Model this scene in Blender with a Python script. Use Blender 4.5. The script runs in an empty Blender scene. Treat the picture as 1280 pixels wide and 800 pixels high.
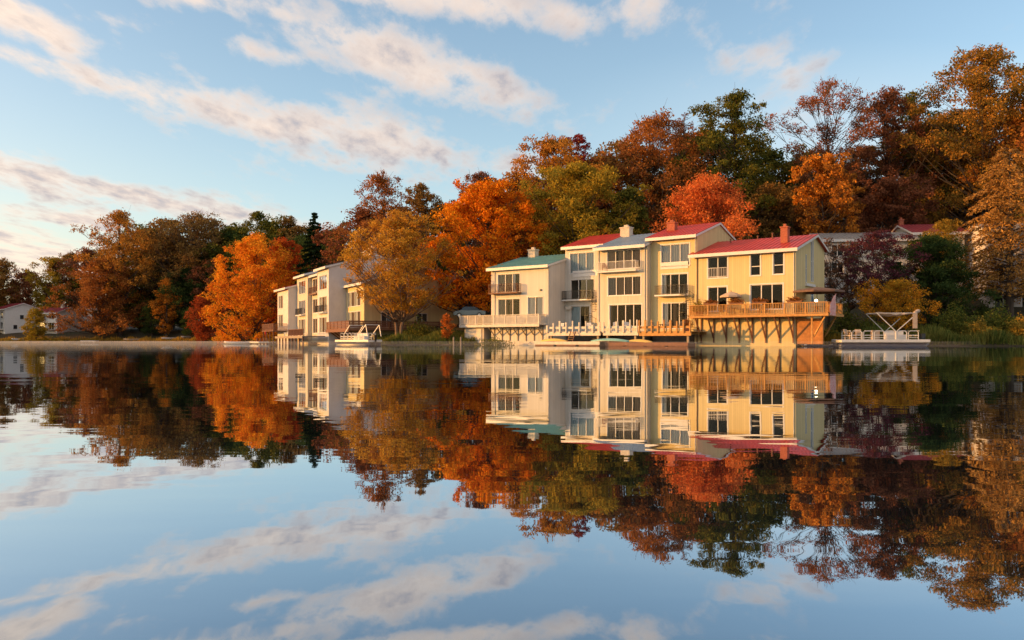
import bpy, math, random
import numpy as np
from mathutils import Vector, Matrix

SC = bpy.context.scene
COL = SC.collection
PI = math.pi
R = math.radians

# ------------------------------------------------------------------ camera
CAM_H = 0.5
F = 1280 * 28 / 36.0          # focal length in photo pixels
YH = 426.0                    # horizon row of the photograph
cam_d = bpy.data.cameras.new('camera')
cam_d.lens = 28; cam_d.sensor_width = 36; cam_d.clip_start = 0.05; cam_d.clip_end = 4000
cam_d.shift_y = (YH - 400) / 1280
cam = bpy.data.objects.new('camera', cam_d)
cam.location = (0, 0, CAM_H); cam.rotation_euler = (PI / 2, 0, 0)
COL.objects.link(cam); SC.camera = cam

SUN_EL = R(9.0)
SUN_TH = R(7.0)              # how far the sun stands on the camera's side of due left
sun_dir = Vector((-math.cos(SUN_TH) * math.cos(SUN_EL), -math.sin(SUN_TH) * math.cos(SUN_EL), math.sin(SUN_EL)))

def ray(px, py):
    return (px - 640) / F, (YH - py) / F
def at(px, py, Y):
    a, e = ray(px, py)
    return Vector((a * Y, Y, CAM_H + e * Y))

# ------------------------------------------------------------------ materials
def new_mat(name):
    m = bpy.data.materials.new(name); m.use_nodes = True
    nt = m.node_tree; nt.nodes.clear()
    return m, nt
def N(nt, t, **kw):
    n = nt.nodes.new(t)
    for k, v in kw.items():
        setattr(n, k, v)
    return n
def setin(n, **kw):
    for k, v in kw.items():
        n.inputs[k.replace('_', ' ')].default_value = v
def c4(c):
    return (c[0], c[1], c[2], 1)

def paint(name, col, rough=.6, var=.12, scale=1.5, bump=0.0, bscale=20, streak=None, metallic=0.0, boards=None, dirt=0.0):
    """A weathered surface: base colour with two scales of tone variation, optional board joints and bump."""
    m, nt = new_mat(name)
    out = N(nt, 'ShaderNodeOutputMaterial'); p = N(nt, 'ShaderNodeBsdfPrincipled')
    nt.links.new(p.outputs[0], out.inputs[0])
    tc = N(nt, 'ShaderNodeTexCoord')
    mp = N(nt, 'ShaderNodeMapping')
    if streak: mp.inputs['Scale'].default_value = streak
    nt.links.new(tc.outputs['Object'], mp.inputs[0])
    n1 = N(nt, 'ShaderNodeTexNoise'); setin(n1, Scale=scale, Detail=6, Roughness=.65)
    nt.links.new(mp.outputs[0], n1.inputs['Vector'])
    rp = N(nt, 'ShaderNodeValToRGB')
    lo = [max(0, c * (1 - var * 1.6)) for c in col]; hi = [min(1, c * (1 + var)) for c in col]
    rp.color_ramp.elements[0].position = .3; rp.color_ramp.elements[0].color = c4(lo)
    rp.color_ramp.elements[1].position = .7; rp.color_ramp.elements[1].color = c4(hi)
    nt.links.new(n1.outputs['Fac'], rp.inputs[0])
    src = rp.outputs[0]
    hsrc = None
    if boards:
        ax, w = boards
        sp = N(nt, 'ShaderNodeSeparateXYZ'); nt.links.new(tc.outputs['Object'], sp.inputs[0])
        if ax == 'XY':
            ad = N(nt, 'ShaderNodeMath', operation='ADD'); nt.links.new(sp.outputs['X'], ad.inputs[0]); nt.links.new(sp.outputs['Y'], ad.inputs[1])
            base = ad.outputs[0]
        else: base = sp.outputs[ax]
        d = N(nt, 'ShaderNodeMath', operation='DIVIDE'); nt.links.new(base, d.inputs[0]); d.inputs[1].default_value = w
        fr = N(nt, 'ShaderNodeMath', operation='FRACT'); nt.links.new(d.outputs[0], fr.inputs[0])
        fl = N(nt, 'ShaderNodeMath', operation='FLOOR'); nt.links.new(d.outputs[0], fl.inputs[0])
        wn = N(nt, 'ShaderNodeTexWhiteNoise', noise_dimensions='1D'); nt.links.new(fl.outputs[0], wn.inputs['W'])
        mr = N(nt, 'ShaderNodeMapRange'); setin(mr, To_Min=.92, To_Max=1.05); nt.links.new(wn.outputs['Value'], mr.inputs[0])
        gt = N(nt, 'ShaderNodeMath', operation='GREATER_THAN'); nt.links.new(fr.outputs[0], gt.inputs[0]); gt.inputs[1].default_value = .07
        mr2 = N(nt, 'ShaderNodeMapRange'); setin(mr2, To_Min=.75, To_Max=1); nt.links.new(gt.outputs[0], mr2.inputs[0])
        mu = N(nt, 'ShaderNodeMath', operation='MULTIPLY'); nt.links.new(mr.outputs[0], mu.inputs[0]); nt.links.new(mr2.outputs[0], mu.inputs[1])
        mx = N(nt, 'ShaderNodeMix', data_type='RGBA', blend_type='MULTIPLY'); mx.inputs['Factor'].default_value = 1
        nt.links.new(src, mx.inputs['A']); nt.links.new(mu.outputs[0], mx.inputs['B'])
        src = mx.outputs['Result']; hsrc = gt.outputs[0]
    if dirt:
        n2 = N(nt, 'ShaderNodeTexNoise'); setin(n2, Scale=.7, Detail=7, Roughness=.7)
        mp2 = N(nt, 'ShaderNodeMapping'); mp2.inputs['Scale'].default_value = (2.5, 2.5, .5)
        nt.links.new(tc.outputs['Object'], mp2.inputs[0]); nt.links.new(mp2.outputs[0], n2.inputs['Vector'])
        r2 = N(nt, 'ShaderNodeMapRange'); setin(r2, From_Min=.5, From_Max=.8, To_Min=0, To_Max=dirt); nt.links.new(n2.outputs['Fac'], r2.inputs[0])
        mx = N(nt, 'ShaderNodeMix', data_type='RGBA'); nt.links.new(r2.outputs[0], mx.inputs['Factor'])
        nt.links.new(src, mx.inputs['A']); mx.inputs['B'].default_value = c4([c * .45 for c in col])
        src = mx.outputs['Result']
    nt.links.new(src, p.inputs['Base Color'])
    setin(p, Roughness=rough, Metallic=metallic)
    if bump:
        nb = N(nt, 'ShaderNodeTexNoise'); setin(nb, Scale=bscale, Detail=4); nt.links.new(tc.outputs['Object'], nb.inputs['Vector'])
        b = N(nt, 'ShaderNodeBump'); setin(b, Strength=bump, Distance=.02); nt.links.new(nb.outputs['Fac'], b.inputs['Height'])
        nt.links.new(b.outputs[0], p.inputs['Normal'])
    return m

def glass_mat(name, tint=(.85, .9, .92), refl=.22, clear=1.0):
    m, nt = new_mat(name)
    out = N(nt, 'ShaderNodeOutputMaterial')
    t = N(nt, 'ShaderNodeBsdfTransparent'); t.inputs[0].default_value = c4([c * clear for c in tint])
    g = N(nt, 'ShaderNodeBsdfGlossy'); g.inputs['Color'].default_value = (.9, .9, .9, 1); g.inputs['Roughness'].default_value = .03
    fr = N(nt, 'ShaderNodeFresnel'); fr.inputs[0].default_value = 1.5
    mr = N(nt, 'ShaderNodeMapRange'); setin(mr, From_Min=.04, To_Min=refl * .5, To_Max=.8); nt.links.new(fr.outputs[0], mr.inputs[0])
    mx = N(nt, 'ShaderNodeMixShader'); nt.links.new(mr.outputs[0], mx.inputs[0]); nt.links.new(t.outputs[0], mx.inputs[1]); nt.links.new(g.outputs[0], mx.inputs[2])
    nt.links.new(mx.outputs[0], out.inputs[0])
    return m

def emit_mat(name, col, s):
    m, nt = new_mat(name)
    out = N(nt, 'ShaderNodeOutputMaterial'); e = N(nt, 'ShaderNodeEmission'); e.inputs[0].default_value = c4(col); e.inputs[1].default_value = s
    nt.links.new(e.outputs[0], out.inputs[0]); return m

_leafmats = {}
def leaf_mat(c1, c2, trans=.4):
    key = (tuple(c1), tuple(c2))
    if key in _leafmats: return _leafmats[key]
    m, nt = new_mat('foliage')
    out = N(nt, 'ShaderNodeOutputMaterial')
    geo = N(nt, 'ShaderNodeNewGeometry'); tc = N(nt, 'ShaderNodeTexCoord')
    n1 = N(nt, 'ShaderNodeTexNoise'); setin(n1, Scale=.28, Detail=3, Roughness=.6); nt.links.new(tc.outputs['Object'], n1.inputs['Vector'])
    ad = N(nt, 'ShaderNodeMath', operation='MULTIPLY_ADD'); nt.links.new(geo.outputs['Random Per Island'], ad.inputs[0]); ad.inputs[1].default_value = .5
    nt.links.new(n1.outputs['Fac'], ad.inputs[2])
    mr = N(nt, 'ShaderNodeMapRange'); setin(mr, From_Min=.48, From_Max=1.0); nt.links.new(ad.outputs[0], mr.inputs[0])
    mx = N(nt, 'ShaderNodeMix', data_type='RGBA'); nt.links.new(mr.outputs[0], mx.inputs['Factor'])
    mx.inputs['A'].default_value = c4(c1); mx.inputs['B'].default_value = c4(c2)
    wn = N(nt, 'ShaderNodeTexWhiteNoise', noise_dimensions='1D'); nt.links.new(geo.outputs['Random Per Island'], wn.inputs['W'])
    hs = N(nt, 'ShaderNodeHueSaturation')
    mv = N(nt, 'ShaderNodeMapRange'); setin(mv, To_Min=.6, To_Max=1.35); nt.links.new(wn.outputs['Value'], mv.inputs[0])
    nt.links.new(mv.outputs[0], hs.inputs['Value']); nt.links.new(mx.outputs['Result'], hs.inputs['Color'])
    d = N(nt, 'ShaderNodeBsdfDiffuse'); t = N(nt, 'ShaderNodeBsdfTranslucent')
    nt.links.new(hs.outputs[0], d.inputs[0]); nt.links.new(hs.outputs[0], t.inputs[0])
    ms = N(nt, 'ShaderNodeMixShader'); ms.inputs[0].default_value = trans
    nt.links.new(d.outputs[0], ms.inputs[1]); nt.links.new(t.outputs[0], ms.inputs[2]); nt.links.new(ms.outputs[0], out.inputs[0])
    _leafmats[key] = m
    return m

M = dict(
    cream=paint('cream_siding', (.63, .57, .45), .65, .04, .8, boards=('XY', .2), dirt=.1),
    yellow=paint('yellow_siding', (.67, .545, .275), .65, .04, .8, boards=('XY', .2), dirt=.08),
    ivory=paint('ivory_siding', (.66, .63, .57), .65, .04, .8, boards=('XY', .2), dirt=.1),
    darkred_roof=paint('dark_red_metal_roof', (.26, .03, .04), .5, .12, .8),
    beige=paint('beige_stucco', (.54, .48, .40), .75, .06, 1.2, dirt=.2),
    greywall=paint('grey_siding', (.60, .59, .54), .7, .06, .8, boards=('XY', .25), dirt=.2),
    pinkwall=paint('pale_siding', (.68, .64, .61), .7, .06, .8, dirt=.18),
    white=paint('white_paint', (.72, .71, .69), .45, .05, 2),
    offwhite=paint('weathered_white_paint', (.66, .62, .55), .6, .12, 3, dirt=.25),
    red_roof=paint('red_metal_roof', (.60, .055, .035), .4, .16, .8, metallic=.1),
    teal_roof=paint('teal_metal_roof', (.19, .40, .36), .45, .15, .8),
    blue_roof=paint('blue_grey_metal_roof', (.30, .38, .44), .4, .12, .8, metallic=.15),
    grey_roof=paint('grey_shingle_roof', (.28, .27, .26), .8, .2, 3),
    brick=paint('red_brick', (.38, .11, .06), .8, .2, 6),
    palebrick=paint('pale_brick', (.6, .54, .45), .8, .15, 6),
    wood=paint('golden_deck_wood', (.56, .29, .085), .7, .25, 3, boards=('XY', .14), streak=(1, 1, 4)),
    darkwood=paint('reddish_dark_wood', (.20, .085, .045), .7, .25, 3, streak=(1, 1, 4)),
    greywood=paint('silvered_wood', (.36, .29, .21), .75, .2, 3, streak=(1, 1, 4)),
    planks=paint('brown_planks', (.46, .20, .06), .7, .25, 2, boards=('XY', .22)),
    darkstone=paint('dark_foundation_stone', (.09, .075, .06), .85, .25, 3, bump=.5),
    concrete=paint('concrete', (.42, .39, .34), .8, .15, 1.5, bump=.3, dirt=.4),
    black=paint('black_metal', (.02, .02, .02), .4, .1),
    steel=paint('galvanised_steel', (.45, .45, .45), .35, .1, metallic=.7),
    aluminium=paint('white_aluminium', (.74, .73, .71), .3, .06, 3),
    navy=paint('navy_hull', (.02, .025, .06), .3, .1),
    canvas=paint('beige_canvas', (.55, .42, .31), .85, .12, 3),
    browncanvas=paint('brown_canvas', (.17, .10, .075), .85, .15, 3),
    redcloth=paint('red_cloth', (.5, .02, .03), .8, .1, 3),
    curtain_white=paint('white_curtain', (.85, .84, .82), .85, .1, 1.2, streak=(9, 9, .3)),
    curtain_blue=paint('pale_blue_curtain', (.68, .80, .84), .85, .1, 1.2, streak=(9, 9, .3)),
    curtain_tan=paint('tan_curtain', (.26, .16, .10), .85, .18, 1.2, streak=(9, 9, .3)),
    curtain_grey=paint('grey_curtain', (.2, .2, .21), .85, .18, 1.2, streak=(9, 9, .3)),
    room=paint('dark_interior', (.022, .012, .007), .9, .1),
    glass=glass_mat('window_glass', refl=.03, clear=.85),
    slitglass=paint('blue_leaded_glass', (.13, .24, .33), .15, .3, 4),
    bark=paint('bark', (.075, .055, .04), .9, .3, 3, bump=.6, bscale=8, streak=(1, 1, .25)),
    palebark=paint('pale_bark', (.20, .13, .085), .9, .3, 3, bump=.6, bscale=8, streak=(1, 1, .25)),
    terracotta=paint('terracotta', (.36, .13, .06), .8, .15),
    yellowboat=paint('yellow_boat_hull', (.72, .50, .13), .35, .08),
    tealboat=paint('teal_boat_hull', (.20, .44, .42), .35, .08),
    whiteboat=paint('white_boat_hull', (.72, .71, .68), .3, .06),
    bluecar=paint('blue_grey_car_paint', (.10, .14, .18), .25, .05, metallic=.4),
    silvercar=paint('silver_car_paint', (.26, .28, .30), .25, .05, metallic=.5),
    carglass=paint('car_glass', (.03, .035, .04), .08, .1),
    rubber=paint('rubber', (.02, .02, .02), .8, .1),
    pinkcloth=paint('striped_pink_cloth', (.72, .40, .36), .85, .1, 3),
    lamp=emit_mat('lit_lamp_globe', (1, .8, .5), 6),
)
# striped towel cloth
def striped(name, a, b, w, axis='Z'):
    m, nt = new_mat(name); out = N(nt, 'ShaderNodeOutputMaterial'); p = N(nt, 'ShaderNodeBsdfPrincipled'); nt.links.new(p.outputs[0], out.inputs[0])
    tc = N(nt, 'ShaderNodeTexCoord'); sp = N(nt, 'ShaderNodeSeparateXYZ'); nt.links.new(tc.outputs['Object'], sp.inputs[0])
    d = N(nt, 'ShaderNodeMath', operation='DIVIDE'); nt.links.new(sp.outputs[axis], d.inputs[0]); d.inputs[1].default_value = w
    f = N(nt, 'ShaderNodeMath', operation='FRACT'); nt.links.new(d.outputs[0], f.inputs[0])
    g = N(nt, 'ShaderNodeMath', operation='GREATER_THAN'); nt.links.new(f.outputs[0], g.inputs[0]); g.inputs[1].default_value = .5
    mx = N(nt, 'ShaderNodeMix', data_type='RGBA'); nt.links.new(g.outputs[0], mx.inputs['Factor']); mx.inputs['A'].default_value = c4(a); mx.inputs['B'].default_value = c4(b)
    nt.links.new(mx.outputs['Result'], p.inputs['Base Color']); p.inputs['Roughness'].default_value = .85
    return m
M['towel'] = striped('red_white_striped_cloth', (.72, .64, .60), (.66, .10, .10), .22, 'Y')

# ------------------------------------------------------------------ mesh builder
class MB:
    def __init__(s): s.v = []; s.f = []
    def add(s, vs, fs):
        b = len(s.v); s.v += [tuple(p) for p in vs]; s.f += [tuple(i + b for i in f) for f in fs]; return s
    def box(s, x0, x1, y0, y1, z0, z1):
        return s.add([(x0, y0, z0), (x1, y0, z0), (x1, y1, z0), (x0, y1, z0), (x0, y0, z1), (x1, y0, z1), (x1, y1, z1), (x0, y1, z1)],
                     [(0, 3, 2, 1), (4, 5, 6, 7), (0, 1, 5, 4), (1, 2, 6, 5), (2, 3, 7, 6), (3, 0, 4, 7)])
    def bar(s, p, q, w, d=None, up=(0, 0, 1)):
        d = d or w; p = Vector(p); q = Vector(q); t = (q - p).normalized(); up = Vector(up)
        if abs(t.dot(up)) > .98: up = Vector((0, 1, 0))
        a = t.cross(up).normalized() * w / 2; b = a.cross(t).normalized() * d / 2
        vs = [p - a - b, p + a - b, p + a + b, p - a + b, q - a - b, q + a - b, q + a + b, q - a + b]
        return s.add(vs, [(0, 3, 2, 1), (4, 5, 6, 7), (0, 1, 5, 4), (1, 2, 6, 5), (2, 3, 7, 6), (3, 0, 4, 7)])
    def tube(s, pts, rad, n=6, cap=True):
        pts = [Vector(p) for p in pts]; k = len(pts)
        if not hasattr(rad, '__len__'): rad = [rad] * k
        b = len(s.v)
        ref = Vector((.31, .17, .93)).normalized()
        for i, p in enumerate(pts):
            t = (pts[min(i + 1, k - 1)] - pts[max(i - 1, 0)]).normalized()
            r_ = ref if abs(t.dot(ref)) < .95 else Vector((1, 0, 0))
            a = t.cross(r_).normalized(); c = a.cross(t)
            for j in range(n):
                th = 2 * PI * j / n
                s.v.append(tuple(p + (a * math.cos(th) + c * math.sin(th)) * rad[i]))
        for i in range(k - 1):
            for j in range(n):
                s.f.append((b + i * n + j, b + i * n + (j + 1) % n, b + (i + 1) * n + (j + 1) % n, b + (i + 1) * n + j))
        if cap:
            s.f.append(tuple(b + j for j in range(n))[::-1]); s.f.append(tuple(b + (k - 1) * n + j for j in range(n)))
        return s
    def lathe(s, prof, c=(0, 0, 0), n=12):
        b = len(s.v); k = len(prof)
        for r_, z in prof:
            for j in range(n):
                th = 2 * PI * j / n; s.v.append((c[0] + r_ * math.cos(th), c[1] + r_ * math.sin(th), c[2] + z))
        for i in range(k - 1):
            for j in range(n):
                s.f.append((b + i * n + j, b + i * n + (j + 1) % n, b + (i + 1) * n + (j + 1) % n, b + (i + 1) * n + j))
        s.f.append(tuple(b + j for j in range(n))[::-1]); s.f.append(tuple(b + (k - 1) * n + j for j in range(n)))
        return s
    def prism_x(s, prof, x0, x1):
        n = len(prof)
        vs = [(x0, y, z) for y, z in prof] + [(x1, y, z) for y, z in prof]
        fs = [(i, (i + 1) % n, n + (i + 1) % n, n + i) for i in range(n)] + [tuple(range(n))[::-1], tuple(range(n, 2 * n))]
        return s.add(vs, fs)
    def prism_z(s, prof, z0, z1):
        n = len(prof)
        vs = [(x, y, z0) for x, y in prof] + [(x, y, z1) for x, y in prof]
        fs = [(i, (i + 1) % n, n + (i + 1) % n, n + i) for i in range(n)] + [tuple(range(n))[::-1], tuple(range(n, 2 * n))]
        return s.add(vs, fs)
    def build(s, name, mat, parent=None, smooth=False):
        me = bpy.data.meshes.new(name); me.from_pydata(s.v, [], s.f)
        me.materials.append(mat if not isinstance(mat, str) else M[mat])
        if smooth:
            me.polygons.foreach_set('use_smooth', [True] * len(me.polygons))
        import bmesh
        bm = bmesh.new(); bm.from_mesh(me); bmesh.ops.recalc_face_normals(bm, faces=bm.faces); bm.to_mesh(me); bm.free()
        o = bpy.data.objects.new(name, me); COL.objects.link(o)
        if parent: o.parent = parent
        return o

def thing(name, label, cat, loc=(0, 0, 0), rz=0.0, group=None):
    o = bpy.data.objects.new(name, None); COL.objects.link(o)
    o.empty_display_size = .3
    o.location = loc; o.rotation_euler = (0, 0, rz); o['label'] = label; o['category'] = cat
    if group: o['group'] = group
    return o
def tag(o, label, cat, group=None, loc=None, rz=None):
    o['label'] = label; o['category'] = cat
    if group: o['group'] = group
    if loc is not None: o.location = loc
    if rz is not None: o.rotation_euler = (0, 0, rz)
    return o
def structure(o):
    o['kind'] = 'structure'; return o
def kids(o):
    return [c for c in o.children]
def copy_tree(o, parent=None):
    c = o.copy(); COL.objects.link(c)
    if parent: c.parent = parent
    for ch in list(o.children): copy_tree(ch, c)
    return c

# ------------------------------------------------------------------ terrain
# shoreline, land lies behind it (in front of the camera is the lake); (x, y) left to right
SHORE = [(-900, -150), (-420, -60), (-330, 60), (-262, 140), (-205, 186), (-160, 202), (-130, 203), (-100, 199), (-75, 190), (-60, 172), (-54, 158), (-47, 150),
         (-41, 142), (-36.5, 130), (-31, 118), (-26.5, 109.5), (-23.2, 107), (-20.5, 103.2), (-18.5, 98.5), (-15, 94.5), (-10, 92.5), (-6, 91.5), (-1, 92.6), (6, 90.5), (12, 85), (18, 79.6),
         (26, 73.2), (29, 73.6), (32, 73.2), (37, 74), (43, 73.5), (50, 72), (60, 69), (90, 62), (160, 40), (300, 0), (900, -150)]
SH = np.array(SHORE)
def shore_sd(x, y):
    """signed distance to the shoreline, positive on land"""
    x = np.asarray(x, float); y = np.asarray(y, float)
    d = np.full(x.shape, 1e9)
    ys = np.full(x.shape, 0.0)
    for (ax, ay), (bx, by) in zip(SHORE[:-1], SHORE[1:]):
        dx, dy = bx - ax, by - ay; L = dx * dx + dy * dy
        t = np.clip(((x - ax) * dx + (y - ay) * dy) / L, 0, 1)
        d = np.minimum(d, np.hypot(x - ax - t * dx, y - ay - t * dy))
    ys = np.interp(x, SH[:, 0], SH[:, 1])
    return np.where(y > ys, d, -d)
def vnoise(x, y, s, seed=0):
    return (np.sin(x / s * 1.7 + seed) * np.cos(y / s * 1.3 + seed * 2.1) + .5 * np.sin(x / s * 3.9 + y / s * 2.7 + seed * .7) + .3 * np.sin(y / s * 6.1 - x / s * 4.3 + seed)) / 1.8
def ground(x, y):
    x = np.asarray(x, float); y = np.asarray(y, float)
    d = shore_sd(x, y)
    bank = np.interp(d, [-30, -3, -.6, 0, .7, 3, 8], [-3, -1.2, -.5, -.02, .35, .9, 1.5])
    right = np.clip((x + 25) / 55, 0, 1)                     # the hill behind the right-hand row is high, the left shore low
    hill = np.interp(d, [6, 14, 30, 60, 120, 300], [0, .5, 5.5, 13, 19, 22]) * right + np.interp(d, [4, 12, 60, 140, 400], [0, 1.4, 4.5, 8, 13]) * (1 - right)
    far = np.clip((x - 40) / 60, 0, 1) * np.clip((d - 12) / 40, 0, 1) * 3
    return bank + hill + far + np.clip(d / 20, 0, 1) * .35 * vnoise(x, y, 7, 1) 
def gz(x, y): return float(ground(np.array([x]), np.array([y]))[0])

def build_terrain():
    xs = np.concatenate([np.linspace(-900, -150, 40, endpoint=False), np.linspace(-150, -60, 60, endpoint=False), np.linspace(-60, 90, 190, endpoint=False), np.linspace(90, 900, 50)])
    ys = np.concatenate([np.linspace(-160, 60, 24, endpoint=False), np.linspace(60, 160, 125, endpoint=False), np.linspace(160, 260, 50, endpoint=False), np.linspace(260, 1200, 40)])
    X, Y = np.meshgrid(xs, ys)
    Z = ground(X, Y)
    v = np.stack([X, Y, Z], -1).reshape(-1, 3)
    nx, ny = len(xs), len(ys)
    i = np.arange((nx - 1) * (ny - 1)); r = i // (nx - 1); c = i % (nx - 1); a = r * nx + c
    f = np.stack([a, a + 1, a + 1 + nx, a + nx], -1)
    me = bpy.data.meshes.new('ground'); me.from_pydata(v.tolist(), [], f.tolist()); me.polygons.foreach_set('use_smooth', [True] * len(f))
    m, nt = new_mat('leaf_strewn_ground'); out = N(nt, 'ShaderNodeOutputMaterial'); p = N(nt, 'ShaderNodeBsdfPrincipled'); nt.links.new(p.outputs[0], out.inputs[0])
    tc = N(nt, 'ShaderNodeTexCoord')
    n1 = N(nt, 'ShaderNodeTexNoise'); setin(n1, Scale=.12, Detail=8, Roughness=.7); nt.links.new(tc.outputs['Object'], n1.inputs['Vector'])
    rp = N(nt, 'ShaderNodeValToRGB'); e = rp.color_ramp.elements
    e[0].position = .35; e[0].color = (.035, .05, .015, 1); e[1].position = .6; e[1].color = (.085, .055, .025, 1)
    q = e.new(.72); q.color = (.15, .075, .025, 1)
    nt.links.new(n1.outputs['Fac'], rp.inputs[0])
    n2 = N(nt, 'ShaderNodeTexNoise'); setin(n2, Scale=5, Detail=6, Roughness=.8); nt.links.new(tc.outputs['Object'], n2.inputs['Vector'])
    mx = N(nt, 'ShaderNodeMix', data_type='RGBA', blend_type='MULTIPLY'); mx.inputs['Factor'].default_value = .7
    nt.links.new(rp.outputs[0], mx.inputs['A']); nt.links.new(n2.outputs['Color'], mx.inputs['B'])
    nt.links.new(mx.outputs['Result'], p.inputs['Base Color']); p.inputs['Roughness'].default_value = .95
    b = N(nt, 'ShaderNodeBump'); setin(b, Strength=.8, Distance=.15); nt.links.new(n2.outputs['Fac'], b.inputs['Height']); nt.links.new(b.outputs[0], p.inputs['Normal'])
    me.materials.append(m)
    o = bpy.data.objects.new('ground', me); COL.objects.link(o); structure(o)
build_terrain()

# ------------------------------------------------------------------ water
def build_water():
    # a slow swell: the surface dips by a few centimetres towards the near shore
    ys = np.concatenate([np.linspace(-60, .6, 12, endpoint=False), np.geomspace(.6, 40, 90, endpoint=False), np.linspace(40, 320, 30), [1200]])
    xs = np.array([-900, -300, -60, -12, -4, 0, 4, 12, 60, 300, 900.])
    def z(y): return -.16 * CAM_H ** 2 / max(y, .9)
    v = [(x, y, z(y)) for y in ys for x in xs]; nx = len(xs)
    f = [(r * nx + c, r * nx + c + 1, (r + 1) * nx + c + 1, (r + 1) * nx + c) for r in range(len(ys) - 1) for c in range(nx - 1)]
    me = bpy.data.meshes.new('water'); me.from_pydata(v, [], f); me.polygons.foreach_set('use_smooth', [True] * len(f))
    m, nt = new_mat('lake_water'); out = N(nt, 'ShaderNodeOutputMaterial')
    g = N(nt, 'ShaderNodeBsdfGlossy'); g.inputs['Color'].default_value = (.82, .89, .96, 1); g.inputs['Roughness'].default_value = .012
    d = N(nt, 'ShaderNodeBsdfDiffuse'); d.inputs['Color'].default_value = (.012, .018, .022, 1)
    lw = N(nt, 'ShaderNodeLayerWeight'); lw.inputs['Blend'].default_value = .5
    mr = N(nt, 'ShaderNodeMapRange'); setin(mr, From_Min=.45, From_Max=.95, To_Min=.36, To_Max=.95); nt.links.new(lw.outputs['Facing'], mr.inputs[0])
    mx = N(nt, 'ShaderNodeMixShader'); nt.links.new(mr.outputs[0], mx.inputs[0]); nt.links.new(d.outputs[0], mx.inputs[1]); nt.links.new(g.outputs[0], mx.inputs[2])
    nt.links.new(mx.outputs[0], out.inputs[0])
    tc = N(nt, 'ShaderNodeTexCoord')
    def wave(sx, sy, scale, detail):
        mp = N(nt, 'ShaderNodeMapping'); mp.inputs['Scale'].default_value = (sx, sy, 1); nt.links.new(tc.outputs['Object'], mp.inputs[0])
        n = N(nt, 'ShaderNodeTexNoise'); setin(n, Scale=scale, Detail=detail, Roughness=.5); nt.links.new(mp.outputs[0], n.inputs['Vector']); return n
    n1 = wave(.45, 1.0, 1.6, 3); n2 = wave(.35, 1, .22, 2)
    b1 = N(nt, 'ShaderNodeBump'); setin(b1, Strength=1, Distance=.0022); nt.links.new(n1.outputs['Fac'], b1.inputs['Height'])
    b2 = N(nt, 'ShaderNodeBump'); setin(b2, Strength=1, Distance=.012); nt.links.new(n2.outputs['Fac'], b2.inputs['Height']); nt.links.new(b1.outputs[0], b2.inputs['Normal'])
    nt.links.new(b2.outputs[0], g.inputs['Normal'])
    me.materials.append(m); o = bpy.data.objects.new('water', me); COL.objects.link(o); structure(o)
build_water()

# ------------------------------------------------------------------ trees
def quad_mesh(name, centers, sizes, rng, mat, parent, up=.35, aspect=.62, dirs=None):
    n = len(centers)
    nrm = rng.normal(size=(n, 3)); nrm[:, 2] += up * 1.5; nrm /= np.linalg.norm(nrm, axis=1, keepdims=True)
    a = rng.normal(size=(n, 3)) if dirs is None else dirs + rng.normal(size=(n, 3)) * .35
    a -= (a * nrm).sum(1, keepdims=True) * nrm; a /= np.linalg.norm(a, axis=1, keepdims=True) + 1e-9
    b = np.cross(nrm, a)
    s = sizes[:, None] * .5
    jit = rng.uniform(.7, 1.3, size=(n, 4, 1))
    P = np.stack([-a * s, -b * s * aspect, a * s, b * s * aspect], 1) * jit
    V = (centers[:, None, :] + P).reshape(-1, 3).astype(np.float32)
    me = bpy.data.meshes.new(name)
    me.vertices.add(4 * n); me.vertices.foreach_set('co', V.ravel())
    me.loops.add(4 * n); me.loops.foreach_set('vertex_index', np.arange(4 * n, dtype=np.int32))
    me.polygons.add(n); me.polygons.foreach_set('loop_start', np.arange(0, 4 * n, 4, dtype=np.int32))
    me.update(calc_edges=True); me.validate()
    me.materials.append(mat)
    o = bpy.data.objects.new(name, me); COL.objects.link(o); o.parent = parent
    return o

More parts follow.
